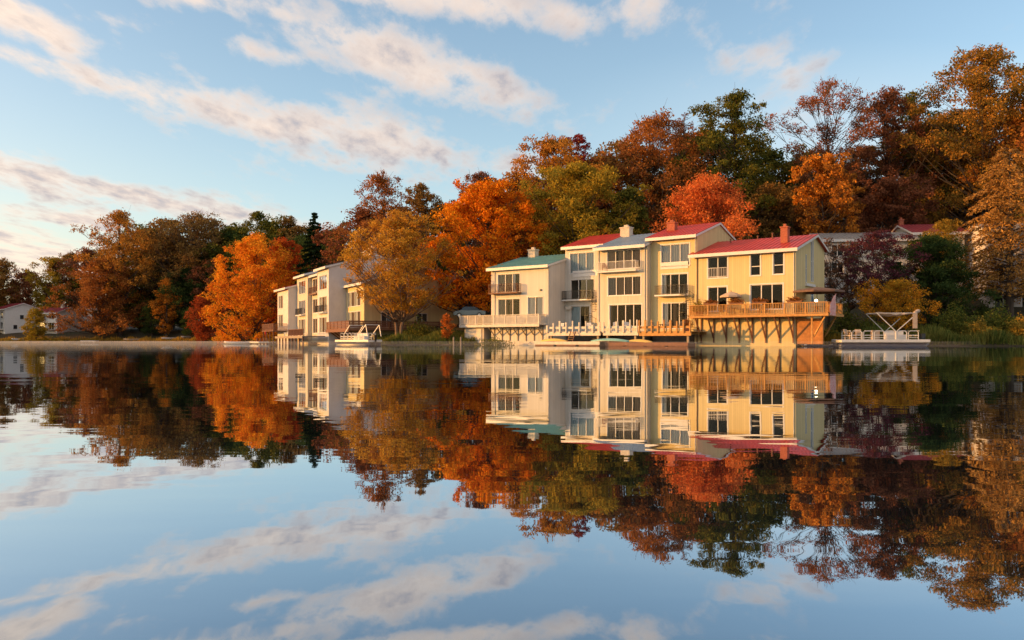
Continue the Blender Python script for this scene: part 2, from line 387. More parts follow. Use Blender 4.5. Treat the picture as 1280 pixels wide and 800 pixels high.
PROFILE = {
    'round': lambda t: np.sqrt(np.clip(1 - (1.9 * t - .9) ** 2, 0, 1)),
    'oval': lambda t: np.clip(np.sin(PI * np.clip(t * .92 + .08, 0, 1)), 0, 1) ** .6,
    'broad': lambda t: np.sqrt(np.clip(1 - np.clip((t - .35) / .65, -1, 1) ** 2 * np.where(t > .35, 1, 1.2), 0, 1)),
    'vase': lambda t: np.clip(.35 + .9 * t, 0, 1) * np.sqrt(np.clip(1 - np.clip((t - .7) / .3, 0, 1) ** 2, 0, 1)),
    'cone': lambda t: np.clip(1.02 - t, 0, 1) ** .85,
    'dome': lambda t: np.sqrt(np.clip(1 - t ** 2.4, 0, 1)),
}
def make_tree(root, seed, H, W, c1, c2, prof='round', base=.25, clumps=46, leaves=14000, leaf=.38, clump_r=.2, flat=.68, spread=.5,
              trunk_r=None, bark='bark', stems=1, twigs=0, droop=0.0, shell=.5):
    """A tree of height H and crown width W: tapered trunk, limbs to each leaf clump, leaf-sized faces spread through the clumps."""
    rng = np.random.default_rng(seed); rd = random.Random(seed)
    Rr = W / 2; zb = base * H; hc = H - zb
    tr = trunk_r or H * .016
    ph = rng.uniform(0, 2 * PI, 6); am = rng.uniform(.06, .2, 6)
    def lump(th, t):
        k = 1 + sum(am[i] * np.sin((i + 1) * th + ph[i] + t * (3 + i)) for i in range(5))
        return k
    n = int(clumps * 1.7); leaves = int(leaves * 1.5); clump_r *= .98; leaf *= .88; W *= 1.2; Rr = W / 2
    # clump centres spread through the crown, most near its outside
    t = (np.arange(n) + rng.uniform(0, 1, n)) / n
    if prof == 'cone': t = t ** 1.5
    th = (np.arange(n) * 2.39996 + rng.uniform(-.5, .5, n)) % (2 * PI)
    rr = PROFILE[prof](t) * Rr * lump(th, t) * (shell + (1 - shell) * rng.uniform(0, 1, n) ** .5)
    rr *= np.where(rng.uniform(0, 1, n) < .3, rng.uniform(.1, .7, n), 1)
    cr = Rr * clump_r * rng.uniform(.65, 1.35, n)
    rr = np.maximum(rr - cr * .45, 0)
    C = np.stack([rr * np.cos(th), rr * np.sin(th), zb + np.minimum(t * hc, hc - cr * flat * .8) - droop * rr], 1)
    C[:, 2] += rng.normal(size=n) * hc * .02
    # leaves
    per = np.maximum(6, (leaves * cr ** 2 / (cr ** 2).sum())).astype(int)
    idx = np.repeat(np.arange(n), per); m = len(idx)
    d = rng.normal(size=(m, 3)); d /= np.linalg.norm(d, axis=1, keepdims=True)
    rad = rng.uniform(0, 1, m) ** spread * rng.choice([1, 1, 1, 1.45], m)
    sub = rng.normal(size=(n, 7, 3)); sub /= np.linalg.norm(sub, axis=2, keepdims=True)      # sprays inside each clump
    k = rng.integers(0, 7, m)
    pos = sub[idx, k] * .7 + d * rad[:, None] * .5
    pos[:, 2] *= flat
    P = C[idx] + pos * cr[idx][:, None]
    P[:, 2] -= droop * np.hypot(pos[:, 0], pos[:, 1]) * cr[idx] * .5
    sz = leaf * rng.uniform(.6, 1.3, m)
    quad_mesh('crown', P, sz, rng, leaf_mat(c1, c2), root)
    # wood
    mb = MB()
    lean = Vector((rd.uniform(-.04, .04), rd.uniform(-.04, .04), 0))
    stem_list = []
    for sI in range(stems):
        off = Vector((0, 0, 0)) if stems == 1 else Vector((math.cos(sI * 2.4 + seed), math.sin(sI * 2.4 + seed), 0))
        top = H * (.9 if prof in ('cone', 'oval') else .72)
        pts = []
        for i in range(9):
            z_ = top * i / 8
            w = Vector((rd.uniform(-1, 1), rd.uniform(-1, 1), 0)) * tr * (.5 if 0 < i else 0)
            pts.append(off * (tr * 1.4 + z_ * .14) + lean * z_ + w + Vector((0, 0, z_ - (.3 if i == 0 else 0))))
        rs = [tr * (1.35 if i == 0 else 1) * (1 - .88 * i / 8) + .02 for i in range(9)]
        mb.tube(pts, rs, 7); stem_list.append((pts, rs, top))
    for i in range(n):
        c = Vector(C[i]); pts, rs, top = stem_list[i % stems]
        zs = max(zb * .55, min(top * .97, c.z - (rr[i] * (.75 if prof != 'cone' else .05)) - cr[i] * .3))
        kf = zs / top * 8; k0 = min(7, int(kf)); fr = kf - k0
        p0 = pts[k0].lerp(pts[k0 + 1], fr); r0 = (rs[k0] * (1 - fr) + rs[k0 + 1] * fr) * .55
        mid = p0.lerp(c, .5) + Vector((rd.uniform(-.3, .3), rd.uniform(-.3, .3), -.06 * rr[i] + rd.uniform(-.2, .2))) * min(1, W / 8)
        mb.tube([p0, p0.lerp(mid, .55) + Vector((0, 0, -.05)), mid, c], [r0, r0 * .75, r0 * .5, .02], 4, cap=False)
        for _ in range(twigs):
            e = c + Vector((rd.gauss(0, 1), rd.gauss(0, 1), rd.gauss(.35, .7))).normalized() * cr[i] * rd.uniform(.8, 1.5)
            m0 = mid.lerp(c, rd.uniform(.3, 1))
            mb.tube([m0, m0.lerp(e, .5) + Vector((0, 0, -.08)), e], [.045, .03, .012], 3, cap=False)
    mb.build('trunk', bark, root)

def conifer(root, seed, H, W, c1, c2, leaves=9000, leaf=.34, base=.08):
    rng = np.random.default_rng(seed); rd = random.Random(seed)
    mb = MB(); mb.tube([(0, 0, -.3), (0, 0, H * .5), (0, 0, H * .97)], [H * .016, H * .01, .02], 7)
    P = []; D = []
    z_ = base * H
    while z_ < H * .98:
        t = (z_ / H - base) / (1 - base); L0 = W / 2 * (1 - t) ** .8
        for kk in range(rd.randint(5, 7)):
            a = rd.uniform(0, 2 * PI); L = L0 * rd.uniform(.65, 1.12); dv = Vector((math.cos(a), math.sin(a), 0))
            e = Vector((0, 0, z_)) + dv * L + Vector((0, 0, -L * .22))
            mb.tube([(0, 0, z_), e], [.06 * (1 - t) + .015, .012], 3, cap=False)
            cnt = max(8, int(leaves * L / (W * H * 1.6)))
            u = rng.uniform(.12, 1.05, cnt)
            side = rng.normal(size=cnt) * .17 * L * (1.15 - u)
            p = np.stack([dv.x * L * u - dv.y * side, dv.y * L * u + dv.x * side, z_ - L * .22 * u - np.abs(rng.normal(size=cnt)) * .16 + .06], 1)
            P.append(p); D.append(np.tile(np.array([dv.x, dv.y, -.3]), (cnt, 1)))
        z_ += H * .024 * rd.uniform(.7, 1.3)
    P = np.concatenate(P); D = np.concatenate(D)
    quad_mesh('crown', P, leaf * rng.uniform(.7, 1.4, len(P)), rng, leaf_mat(c1, c2, .2), root, up=.6, aspect=.45, dirs=D)
    mb.build('trunk', 'bark', root)

def layered(root, seed, H, W, c1, c2, leaves=22000, leaf=.3):
    """Wide tree of long flat feathery sprays (a cypress): horizontal limbs with drooping tips, rounded outline."""
    rng = np.random.default_rng(seed); rd = random.Random(seed)
    mb = MB(); mb.tube([(0, 0, -.3), (.1, 0, H * .5), (0, 0, H * .94)], [H * .022, H * .014, .03], 8)
    P = []; D = []
    nb = 120
    for i in range(nb):
        t = (i + rd.random()) / nb; z_ = H * (.12 + .84 * t); a = i * 2.4 + rd.uniform(-.4, .4)
        L = W / 2 * math.sqrt(max(.04, 1 - t ** 2.2)) * rd.uniform(.72, 1.1); dv = Vector((math.cos(a), math.sin(a), 0))
        e = Vector((0, 0, z_)) + dv * L + Vector((0, 0, -.16 * L)); mid = Vector((0, 0, z_ + .05 * L)) + dv * L * .55
        mb.tube([(0, 0, z_ - .1 * L), mid, e], [.1 * (1 - t) + .03, .05, .012], 4, cap=False)
        cnt = int(leaves * L / (nb * W * .38)); u = rng.uniform(.22, 1.05, cnt)
        side = rng.normal(size=cnt) * .16 * L * (1.2 - .7 * u)
        zz = z_ + .05 * L * np.sin(u * PI) * 2 - .16 * L * u ** 2 - np.abs(rng.normal(size=cnt)) * .22 - np.abs(side) * .25
        P.append(np.stack([dv.x * L * u - dv.y * side, dv.y * L * u + dv.x * side, zz], 1)); D.append(np.tile(np.array([dv.x, dv.y, -.45]), (cnt, 1)))
    P = np.concatenate(P); D = np.concatenate(D)
    quad_mesh('crown', P, leaf * rng.uniform(.7, 1.5, len(P)), rng, leaf_mat(c1, c2, .3), root, up=.6, aspect=.4, dirs=D)
    mb.build('trunk', 'bark', root)

# leaf colours (real reflectances)
ORG = ((.62, .18, .012), (.74, .34, .02)); VIV = ((.68, .17, .012), (.80, .34, .02)); RUST = ((.24, .085, .035), (.50, .21, .05))
RED = ((.42, .06, .02), (.50, .12, .02)); REDOR = ((.64, .15, .045), (.78, .27, .07)); DKRED = ((.19, .075, .045), (.32, .13, .06))
BRN = ((.16, .085, .035), (.36, .22, .06)); OLV = ((.22, .19, .03), (.50, .34, .04)); DGRN = ((.06, .085, .022), (.22, .20, .035))
DKG = ((.035, .07, .025), (.08, .11, .03)); PUR = ((.10, .035, .055), (.19, .06, .075)); YEL = ((.50, .30, .02), (.58, .24, .02))
MIXO = ((.14, .12, .03), (.52, .25, .045)); TAN = ((.40, .22, .07), (.50, .27, .07)); FIR = ((.015, .035, .018), (.03, .055, .02))
OBR = ((.30, .15, .035), (.66, .31, .05))

tree_no = [0]
def tree(px, top, wpx, Y, col, label, kind='tree', name='tree', lift=None, group=None, **kw):
    tree_no[0] += 1
    x = (px - 640) / F * Y
    z0 = gz(x, Y)
    if lift is not None: z0 = lift
    H = CAM_H + (YH - top) / F * Y - z0
    W = wpx / F * Y
    root = thing(name, label, 'tree', (x, Y, z0), 0, group)
    sd = 100 + tree_no[0] * 7
    if kind == 'tree': make_tree(root, sd, H, W, col[0], col[1], **kw)
    elif kind == 'conifer': conifer(root, sd, H, W, col[0], col[1], **kw)
    else: layered(root, sd, H, W, col[0], col[1], **kw)
    return root

SPARSE = dict(twigs=6, clumps=60, clump_r=.17, leaf=.30, spread=.6)
# --- right hill, back row
tree(1232, 62, 176, 112, MIXO, 'tallest tree, broad orange and green oak above the right edge of the lake', 'tree', 'oak_tree', prof='broad', base=.22, clumps=110, leaves=34000, clump_r=.15)
tree(1035, 108, 118, 118, ((.28, .10, .05), (.42, .16, .06)), 'half bare reddish oak showing its branches against the sky above the end house', 'tree', 'oak_tree', prof='vase', base=.3, leaves=13000, **SPARSE)
tree(1112, 112, 100, 120, DKRED, 'dark red oak between the half bare oak and the tallest orange oak', 'tree', 'oak_tree', prof='oval', base=.25, clumps=60, leaves=14000, clump_r=.2, twigs=2)
tree(1140, 118, 60, 124, DGRN, 'narrow dark green tree behind the dark red oak', 'tree', 'oak_tree', prof='oval', base=.3, clumps=40, leaves=9000, clump_r=.24)
tree(918, 120, 122, 116, DGRN, 'tall dark green oak standing highest behind the three storey houses', 'tree', 'oak_tree', prof='broad', base=.2, clumps=80, leaves=22000, clump_r=.17, twigs=2)
tree(818, 150, 128, 120, RUST, 'rusty brown oak left of the tall dark green oak', 'tree', 'oak_tree', prof='round', base=.2, clumps=75, leaves=20000, clump_r=.18, twigs=2)
tree(850, 148, 70, 128, DKRED, 'thin dark red tree top between the rusty oak and the dark green oak', 'tree', 'oak_tree', prof='vase', base=.35, leaves=5000, **SPARSE)
tree(688, 172, 108, 118, OBR, 'orange brown oak on the skyline above the yellow olive maple', 'tree', 'oak_tree', prof='broad', base=.22, clumps=70, leaves=19000, clump_r=.18)
tree(722, 170, 56, 126, ((.2, .03, .04), (.3, .06, .05)), 'crimson topped tree peeking over the orange brown oak', 'tree', 'oak_tree', prof='round', base=.4, clumps=36, leaves=8000, clump_r=.25)
tree(722, 205, 140, 104, OLV, 'yellow and olive green maple behind the white and red roofed house', 'tree', 'maple_tree', prof='round', base=.18, clumps=80, leaves=24000, clump_r=.18)
tree(886, 222, 128, 98, REDOR, 'bright orange red dome shaped maple right behind the three storey red roof', 'tree', 'maple_tree', prof='dome', base=.3, clumps=80, leaves=24000, clump_r=.2, leaf=.3)
tree(1030, 196, 86, 106, ((.22, .10, .04), (.80, .33, .04)), 'golden orange maple above the end house and its brick chimney', 'tree', 'maple_tree', prof='round', base=.25, clumps=60, leaves=16000, clump_r=.2)
tree(1108, 225, 96, 110, DKRED, 'dull russet tree above the grey house on the right slope', 'tree', 'oak_tree', prof='round', base=.15, clumps=60, leaves=16000, clump_r=.2)
tree(965, 235, 92, 112, BRN, 'brown oak between the orange red dome maple and the golden maple', 'tree', 'oak_tree', prof='round', base=.15, clumps=55, leaves=14000, clump_r=.2, twigs=2)
tree(1190, 215, 90, 122, DGRN, 'shadowy dark green tree under the tallest orange oak', 'tree', 'oak_tree', prof='oval', base=.1, clumps=55, leaves=14000, clump_r=.22)
tree(785, 235, 80, 110, DGRN, 'dark olive tree behind the pale brick chimney', 'tree', 'oak_tree', prof='round', base=.1, clumps=50, leaves=13000, clump_r=.22)
# --- between the two rows of houses
tree(607, 230, 142, 104, VIV, 'large vivid orange maple left of the teal roofed house', 'tree', 'maple_tree', prof='broad', base=.12, clumps=110, leaves=34000, clump_r=.16)
tree(498, 268, 116, 97, ((.50, .25, .04), (.72, .40, .05)), 'thin golden brown tree with two trunks on the bank in front of the low house', 'tree', 'maple_tree', prof='round', base=.24, clumps=90, leaves=23000, clump_r=.16, leaf=.26, bark='palebark', stems=2, trunk_r=.2, twigs=3)
tree(478, 218, 84, 126, RUST, 'tall rusty brown tree with a feathery top behind the middle houses', 'tree', 'oak_tree', prof='oval', base=.2, clumps=60, leaves=12000, clump_r=.2, twigs=4, leaf=.32)
tree(528, 233, 66, 132, BRN, 'dark brown round topped oak between the rusty tree and the vivid orange maple', 'tree', 'oak_tree', prof='round', base=.2, clumps=50, leaves=13000, clump_r=.22, twigs=2)
tree(602, 218, 74, 130, DKRED, 'dark brown oak peeking over the vivid orange maple', 'tree', 'oak_tree', prof='round', base=.3, clumps=45, leaves=12000, clump_r=.22, twigs=2)
tree(645, 222, 50, 124, DKRED, 'russet tree filling the gap right of the vivid orange maple', 'tree', 'oak_tree', prof='round', base=.1, clumps=45, leaves=11000, clump_r=.25)
tree(663, 275, 70, 108, RUST, 'rust coloured tree behind the teal roof ridge', 'tree', 'maple_tree', prof='round', base=.1, clumps=45, leaves=11000, clump_r=.24)
tree(558, 393, 16, 93, ((.55, .16, .04), (.66, .26, .05)), 'small flame orange sapling on the grassy bank', 'tree', 'maple_sapling', prof='oval', base=.06, clumps=26, leaves=2600, clump_r=.35, leaf=.16, trunk_r=.06)
tree(393, 260, 74, 142, FIR, 'dark pointed conifer rising behind the middle houses', 'conifer', 'conifer_tree', leaves=34000, leaf=.42)
tree(428, 285, 50, 150, DGRN, 'dark green tree between the pointed conifer and the rusty tree', 'tree', 'oak_tree', prof='round', base=.1, clumps=45, leaves=9000, clump_r=.24)
tree(318, 298, 104, 142, ((.74, .19, .025), (.82, .42, .03)), 'bright orange maple overhanging the water left of the middle houses', 'tree', 'maple_tree', prof='broad', base=.05, clumps=110, leaves=30000, clump_r=.17)
tree(352, 300, 56, 150, RED, 'red and orange maple leaning over the left end of the middle houses', 'tree', 'maple_tree', prof='round', base=.15, clumps=55, leaves=13000, clump_r=.22)
# --- far left shore
tree(150, 266, 78, 206, OBR, 'tallest orange tree on the far left shore', 'tree', 'oak_tree', prof='round', base=.35, clumps=60, leaves=11000, clump_r=.2, leaf=.5, twigs=2)
tree(242, 266, 96, 212, BRN, 'broad brown oak with lacy branches on the far left skyline', 'tree', 'oak_tree', prof='broad', base=.3, clumps=75, leaves=9500, clump_r=.17, leaf=.45, twigs=4)
tree(322, 266, 46, 196, DGRN, 'dark round tree on the skyline behind the bright orange maple', 'tree', 'oak_tree', prof='round', base=.25, clumps=45, leaves=8000, clump_r=.22, leaf=.48)
tree(362, 272, 44, 205, BRN, 'brown tree top just left of the pointed conifer', 'tree', 'oak_tree', prof='round', base=.25, clumps=40, leaves=7000, clump_r=.24, leaf=.48)
tree(200, 275, 34, 216, BRN, 'thin half bare tree between the two tallest far left trees', 'tree', 'oak_tree', prof='vase', base=.3, clumps=40, leaves=2800, clump_r=.2, leaf=.45, twigs=5)
tree(126, 326, 92, 204, RUST, 'wide rust orange tree covering the end of the far left houses', 'tree', 'oak_tree', prof='dome', base=.1, clumps=80, leaves=17000, clump_r=.18, leaf=.48)
tree(208, 350, 32, 200, ((.4, .17, .03), (.46, .2, .03)), 'slender orange tree against the dark far left wood', 'tree', 'maple_tree', prof='oval', base=.1, clumps=34, leaves=5000, clump_r=.28, leaf=.42)
tree(176, 320, 60, 214, DGRN, 'dark green tree behind the wide rust orange tree', 'tree', 'oak_tree', prof='oval', base=.05, clumps=50, leaves=10000, clump_r=.24, leaf=.5)
tree(232, 335, 62, 206, DKG, 'deep green tree in the middle of the dark far left wood', 'tree', 'oak_tree', prof='oval', base=.1, clumps=50, leaves=10000, clump_r=.24, leaf=.5)
tree(272, 325, 56, 204, DKRED, 'brownish purple tree between the dark wood and the bright orange maple', 'tree', 'oak_tree', prof='oval', base=.05, clumps=50, leaves=10000, clump_r=.24, leaf=.5)
tree(254, 372, 44, 186, ((.34, .07, .03), (.42, .1, .03)), 'low red maple beside the bright orange maple', 'tree', 'maple_tree', prof='round', base=.08, clumps=40, leaves=6000, clump_r=.26, leaf=.4)
tree(68, 322, 52, 226, OLV, 'olive tree behind the far left houses', 'tree', 'oak_tree', prof='round', base=.15, clumps=50, leaves=9000, clump_r=.23, leaf=.5)
tree(88, 316, 40, 236, BRN, 'brown tree on the skyline between the olive tree and the tallest orange tree', 'tree', 'oak_tree', prof='round', base=.2, clumps=40, leaves=7000, clump_r=.24, leaf=.5)
tree(34, 338, 56, 230, DKRED, 'dark red tree above the left roofs', 'tree', 'oak_tree', prof='round', base=.1, clumps=50, leaves=9000, clump_r=.24, leaf=.5)
tree(4, 326, 46, 228, BRN, 'brown tree cut by the left edge of the photo', 'tree', 'oak_tree', prof='round', base=.1, clumps=50, leaves=9000, clump_r=.24, leaf=.5)
tree(45, 385, 30, 199, OLV, 'small drooping olive willow in front of the far left houses', 'tree', 'willow_tree', prof='dome', base=.02, clumps=40, leaves=7000, clump_r=.3, leaf=.35, droop=.25)
# --- right bank
tree(1096, 290, 82, 84, PUR, 'deep purple maple in front of the grey house', 'tree', 'maple_tree', prof='broad', base=.3, clumps=60, leaves=9000, clump_r=.2, leaf=.22, flat=.5, twigs=2)
tree(1166, 296, 102, 86, DKG, 'dense dark green tree behind the orange bush and the pontoon boat', 'tree', 'evergreen_tree', prof='broad', base=.02, clumps=90, leaves=34000, clump_r=.2, leaf=.24)
tree(1180, 276, 58, 90, ((.30, .22, .04), (.42, .25, .04)), 'yellowish feathery tree top above the dense dark green tree', 'tree', 'maple_tree', prof='oval', base=.2, clumps=44, leaves=9000, clump_r=.26, leaf=.24)
tree(1262, 176, 128, 88, TAN, 'broad tan cypress with layered feathery branches at the right edge', 'layered', 'cypress_tree')
tree(1036, 300, 46, 84, ((.2, .1, .06), (.28, .12, .06)), 'nearly bare slender tree beside the end house gable', 'tree', 'maple_tree', prof='vase', base=.3, clumps=30, leaves=900, clump_r=.25, leaf=.2, twigs=6, trunk_r=.14)
tree(1062, 305, 40, 86, ((.24, .13, .07), (.36, .18, .08)), 'thin brownish tree between the end house gable and the purple maple', 'tree', 'maple_tree', prof='round', base=.25, clumps=30, leaves=3000, clump_r=.25, leaf=.22, twigs=4, trunk_r=.12)
tree(1120, 350, 68, 79.5, ((.42, .27, .03), (.85, .34, .03)), 'round yellow and orange bush behind the pontoon boat', 'tree', 'ornamental_tree', prof='round', base=.12, clumps=50, leaves=9000, clump_r=.24, leaf=.2, trunk_r=.08)

# trees that close the view behind: copies of six plain kinds, each set where the wood shows between the others
proto = []
for i, (col, pf) in enumerate([(BRN, 'round'), (DGRN, 'round'), (DKRED, 'oval'), (DKG, 'broad'), (OBR, 'round'), (RUST, 'oval')]):
    r_ = thing('forest_tree', '', 'tree', (0, 0, 0)); make_tree(r_, 900 + i, 20, 12, col[0], col[1], prof=pf, base=.12, clumps=60, leaves=12000, clump_r=.22, leaf=.45)
    proto.append(r_)
KIND = ['brown', 'dark green', 'dark red', 'deep green', 'orange brown', 'rusty']
fill = []
rf = random.Random(5)
spots = [
 (570, 300, 118, 1), (640, 300, 122, 3), (540, 320, 112, 3), (705, 285, 118, 3), (760, 270, 122, 1), (800, 262, 128, 3), (850, 250, 122, 1), (905, 255, 118, 3),
 (940, 240, 126, 0), (990, 235, 122, 3), (1010, 262, 114, 5), (1060, 250, 118, 0), (1085, 262, 116, 2), (1135, 250, 118, 3), (1165, 240, 120, 2), (1215, 225, 118, 0),
 (1250, 220, 116, 3), (1275, 150, 124, 4), (1300, 105, 112, 4), (1330, 120, 105, 5), (1300, 230, 100, 1),
 (460, 300, 140, 1), (505, 290, 142, 3), (415, 305, 160, 3), (375, 315, 175, 1), (345, 330, 180, 2), (300, 310, 212, 3), (262, 320, 216, 1), (215, 330, 220, 3), (155, 350, 220, 1),
 (455, 262, 136, 2), (505, 262, 138, 0), (560, 258, 134, 0), (585, 262, 128, 2), (640, 240, 130, 5), (665, 225, 132, 0), (705, 212, 130, 2), (755, 195, 130, 5), (785, 182, 132, 0), (860, 170, 132, 5), (890, 165, 134, 1), (960, 185, 130, 1), (990, 205, 132, 0), (1060, 205, 128, 2), (1150, 165, 126, 1), (1175, 150, 128, 5), (1205, 140, 126, 0),
 (1085, 185, 128, 0), (1010, 190, 130, 1), (215, 278, 224, 0), (262, 276, 222, 0), (290, 283, 214, 1), (342, 277, 206, 1), (374, 285, 204, 0), (415, 289, 178, 3), (185, 285, 226, 1),
 (185, 292, 222, 0), (215, 300, 224, 1), (275, 292, 218, 0), (300, 290, 210, 3), (345, 292, 206, 1), (378, 296, 190, 3), (412, 296, 176, 1), (110, 312, 230, 2),
 (100, 350, 228, 3), (135, 370, 214, 3), (20, 352, 240, 1), (62, 355, 236, 3), (-20, 330, 222, 0), (-45, 322, 214, 1), (-70, 310, 208, 2), (240, 385, 196, 3), (190, 380, 202, 3), (285, 390, 180, 1),
]
ctx = {0: 'behind', 1: 'behind', 2: 'behind'}
def place_name(px):
    for lim, s in [(-1, 'just outside the far left houses'), (90, 'behind the far left houses'), (200, 'behind the wide rust orange far left tree'), (330, 'in the dark far left wood'), (430, 'behind the middle houses near the conifer'),
                   (560, 'behind the middle houses and the golden brown tree'), (720, 'behind the teal roofed house'), (900, 'behind the three storey houses'), (1020, 'behind the end house'),
                   (1200, 'on the slope above the grey house'), (2000, 'behind the tan cypress at the right edge')]:
        if px <= lim: return s
used = {}
for px, top, Y, k in spots:
    x = (px - 640) / F * Y; z0 = gz(x, Y); H = CAM_H + (YH - top) / F * Y - z0
    used.setdefault((k, place_name(px)), []).append((x, Y, z0, H))
first = set()
for (k, pl), lst in used.items():
    lst.sort()
    for i, (x, Y, z0, H) in enumerate(lst):
        if k not in first: o = proto[k]; first.add(k)
        else: o = copy_tree(proto[k])
        s = H / 20
        o.location = (x, Y, z0); o.scale = (s * rf.uniform(1.1, 1.35), s * rf.uniform(1.1, 1.35), s); o.rotation_euler = (0, 0, rf.uniform(0, 6.28))
        o['label'] = f'{KIND[k]} forest tree {pl}'; o['group'] = f'{KIND[k]} trees filling the wood ' + pl
        if len(lst) == 2: o['label'] += (', further left', ', further right')[i]

# ------------------------------------------------------------------ houses
class Frame:
    """plan frame of a row of houses: s along the facade, q back from it"""
    def __init__(s, ox, oy, ang):
        s.o = (ox, oy); s.ang = ang; s.u = (math.cos(ang), math.sin(ang)); s.v = (-math.sin(ang), math.cos(ang))
    def pt(s, a, q): return (s.o[0] + a * s.u[0] + q * s.v[0], s.o[1] + a * s.u[1] + q * s.v[1])
    def s_at(s, px, q):
        k = (px - 640) / F; bx = s.o[0] + q * s.v[0]; by = s.o[1] + q * s.v[1]
        return (k * by - bx) / (s.u[0] - k * s.u[1])
    def z_at(s, px, py, q):
        a = s.s_at(px, q); return CAM_H + (YH - py) / F * s.pt(a, q)[1]

def wall_with_holes(mb, W, z0, z1, holes, rv=.16):
    xs = sorted({0, W, *[h[0] for h in holes], *[h[1] for h in holes]}); zs = sorted({z0, z1, *[h[2] for h in holes], *[h[3] for h in holes]})
    for a, b in zip(xs[:-1], xs[1:]):
        for c, d in zip(zs[:-1], zs[1:]):
            mx, mz = (a + b) / 2, (c + d) / 2
            if any(h[0] < mx < h[1] and h[2] < mz < h[3] for h in holes): continue
            mb.add([(a, 0, c), (b, 0, c), (b, 0, d), (a, 0, d)], [(0, 1, 2, 3)])
    for h in holes:
        x0, x1, c, d = h[:4]
        mb.add([(x0, 0, c), (x1, 0, c), (x1, rv, c), (x0, rv, c)], [(0, 1, 2, 3)]); mb.add([(x0, 0, d), (x1, 0, d), (x1, rv, d), (x0, rv, d)], [(0, 1, 2, 3)])
        mb.add([(x0, 0, c), (x0, 0, d), (x0, rv, d), (x0, rv, c)], [(0, 1, 2, 3)]); mb.add([(x1, 0, c), (x1, 0, d), (x1, rv, d), (x1, rv, c)], [(0, 1, 2, 3)])

def opening(root, x0, x1, z0, z1, n=2, kind='window', frame='white', trim=.11, curtains=(), transom=None, cols=None):
    """window or sliding door: frame with mullions; panes and curtains are its sub-parts"""
    mb = MB(); t = .055
    y0, y1 = .05, .115
    mb.box(x0, x1, y0, y1, z0, z0 + t); mb.box(x0, x1, y0, y1, z1 - t, z1); mb.box(x0, x0 + t, y0, y1, z0 + t, z1 - t); mb.box(x1 - t, x1, y0, y1, z0 + t, z1 - t)
    cols = cols or [(x0 + (x1 - x0) * i / n) for i in range(1, n)]
    for c in cols: mb.box(c - t * .7, c + t * .7, y0 - .006, y1 - .004, z0 + t, z1 - t)
    if transom:
        zt = z0 + (z1 - z0) * transom; mb.box(x0 + t, x1 - t, y0 + .01, y1 - .01, zt - .035, zt + .035)
    if trim:
        e = .03
        mb.box(x0 - trim, x1 + trim, -e, -.003, z1, z1 + trim); mb.box(x0 - trim, x1 + trim, -e - .02, -.003, z0 - trim * .8, z0)
        mb.box(x0 - trim, x0, -e, -.003, z0, z1); mb.box(x1, x1 + trim, -e, -.003, z0, z1)
    w = mb.build(kind, frame, root)
    p = MB(); p.add([(x0 + t, .083, z0 + t), (x1 - t, .083, z0 + t), (x1 - t, .083, z1 - t), (x0 + t, .083, z1 - t)], [(0, 1, 2, 3)]); p.build('pane', 'glass', w)
    edges = [x0] + list(cols) + [x1]
    for spec in curtains:      # (pane index, fraction from, fraction to, material, bottom fraction)
        i, a, b, m = spec[:4]; bot = spec[4] if len(spec) > 4 else 0
        xa = edges[i] + (edges[i + 1] - edges[i]) * a; xb = edges[i] + (edges[i + 1] - edges[i]) * b
        c = MB(); k = max(4, int((xb - xa) / .07)); zl = z0 + .06 + (z1 - z0) * bot; vs = []; fs = []
        for j in range(k + 1):
            xx = xa + (xb - xa) * j / k; yy = .145 + .03 * math.sin(j * 1.9); vs += [(xx, yy, zl), (xx, yy, z1 - .06)]
            if j: fs.append((2 * j - 2, 2 * j, 2 * j + 1, 2 * j - 1))
        c.add(vs, fs).build('curtain', m, w)
    return w

def rail(mb, p, q, h=1.0, balus=.13, w=.028, post=None, cap=.05, capw=.09, low=.1):
    p = Vector(p); q = Vector(q); L = (q - p).length; up = Vector((0, 0, 1))
    mb.bar(p + up * h, q + up * h, capw, cap); mb.bar(p + up * low, q + up * low, w * 1.4, .05)
    n = max(1, int(L / balus))
    for i in range(n + 1):
        a = p.lerp(q, i / n); mb.bar(a + up * low, a + up * (h - cap / 2), w, w)
    if post:
        n = max(1, round(L / post[0]))
        for i in range(n + 1):
            a = p.lerp(q, i / n); mb.bar(a - up * .05, a + up * (h + .02), post[1], post[1])

def balcony(root, x0, x1, z, depth=1.0, mat='white', rmat='black', h=.95, th=.14):
    mb = MB(); mb.box(x0, x1, -depth, -.004, z - th, z); b = mb.build('balcony', mat, root)
    r_ = MB(); rail(r_, (x0 + .05, -depth + .05, z), (x1 - .05, -depth + .05, z), h, .14, .022, None, .035, .05)
    for xx in (x0 + .05, x1 - .05): rail(r_, (xx, -depth + .09, z), (xx, -.06, z), h, .14, .022, None, .035, .05)
    for xx in (x0 + .05, x1 - .05): r_.box(xx - .025, xx + .025, -depth + .025, -depth + .075, z, z + h)
    r_.build('railing', rmat, b); return b

def spiral_stair(root, x, y, z0, z1, mat='black'):
    mb = MB(); mb.tube([(x, y, z0), (x, y, z1 + 1)], .05, 8); n = int((z1 - z0) / .2); hp = []
    for i in range(n):
        a = i * .52; z_ = z0 + (z1 - z0) * (i + 1) / n; b = a + .55
        mb.prism_z([(x, y), (x + .8 * math.cos(a), y + .8 * math.sin(a)), (x + .8 * math.cos(b), y + .8 * math.sin(b))], z_ - .035, z_)
        e = (x + .78 * math.cos(b), y + .78 * math.sin(b)); mb.bar((e[0], e[1], z_), (e[0], e[1], z_ + .9), .02); hp.append((e[0], e[1], z_ + .9))
    mb.tube(hp, .022, 5); return mb.build('spiral_stair', mat, root)

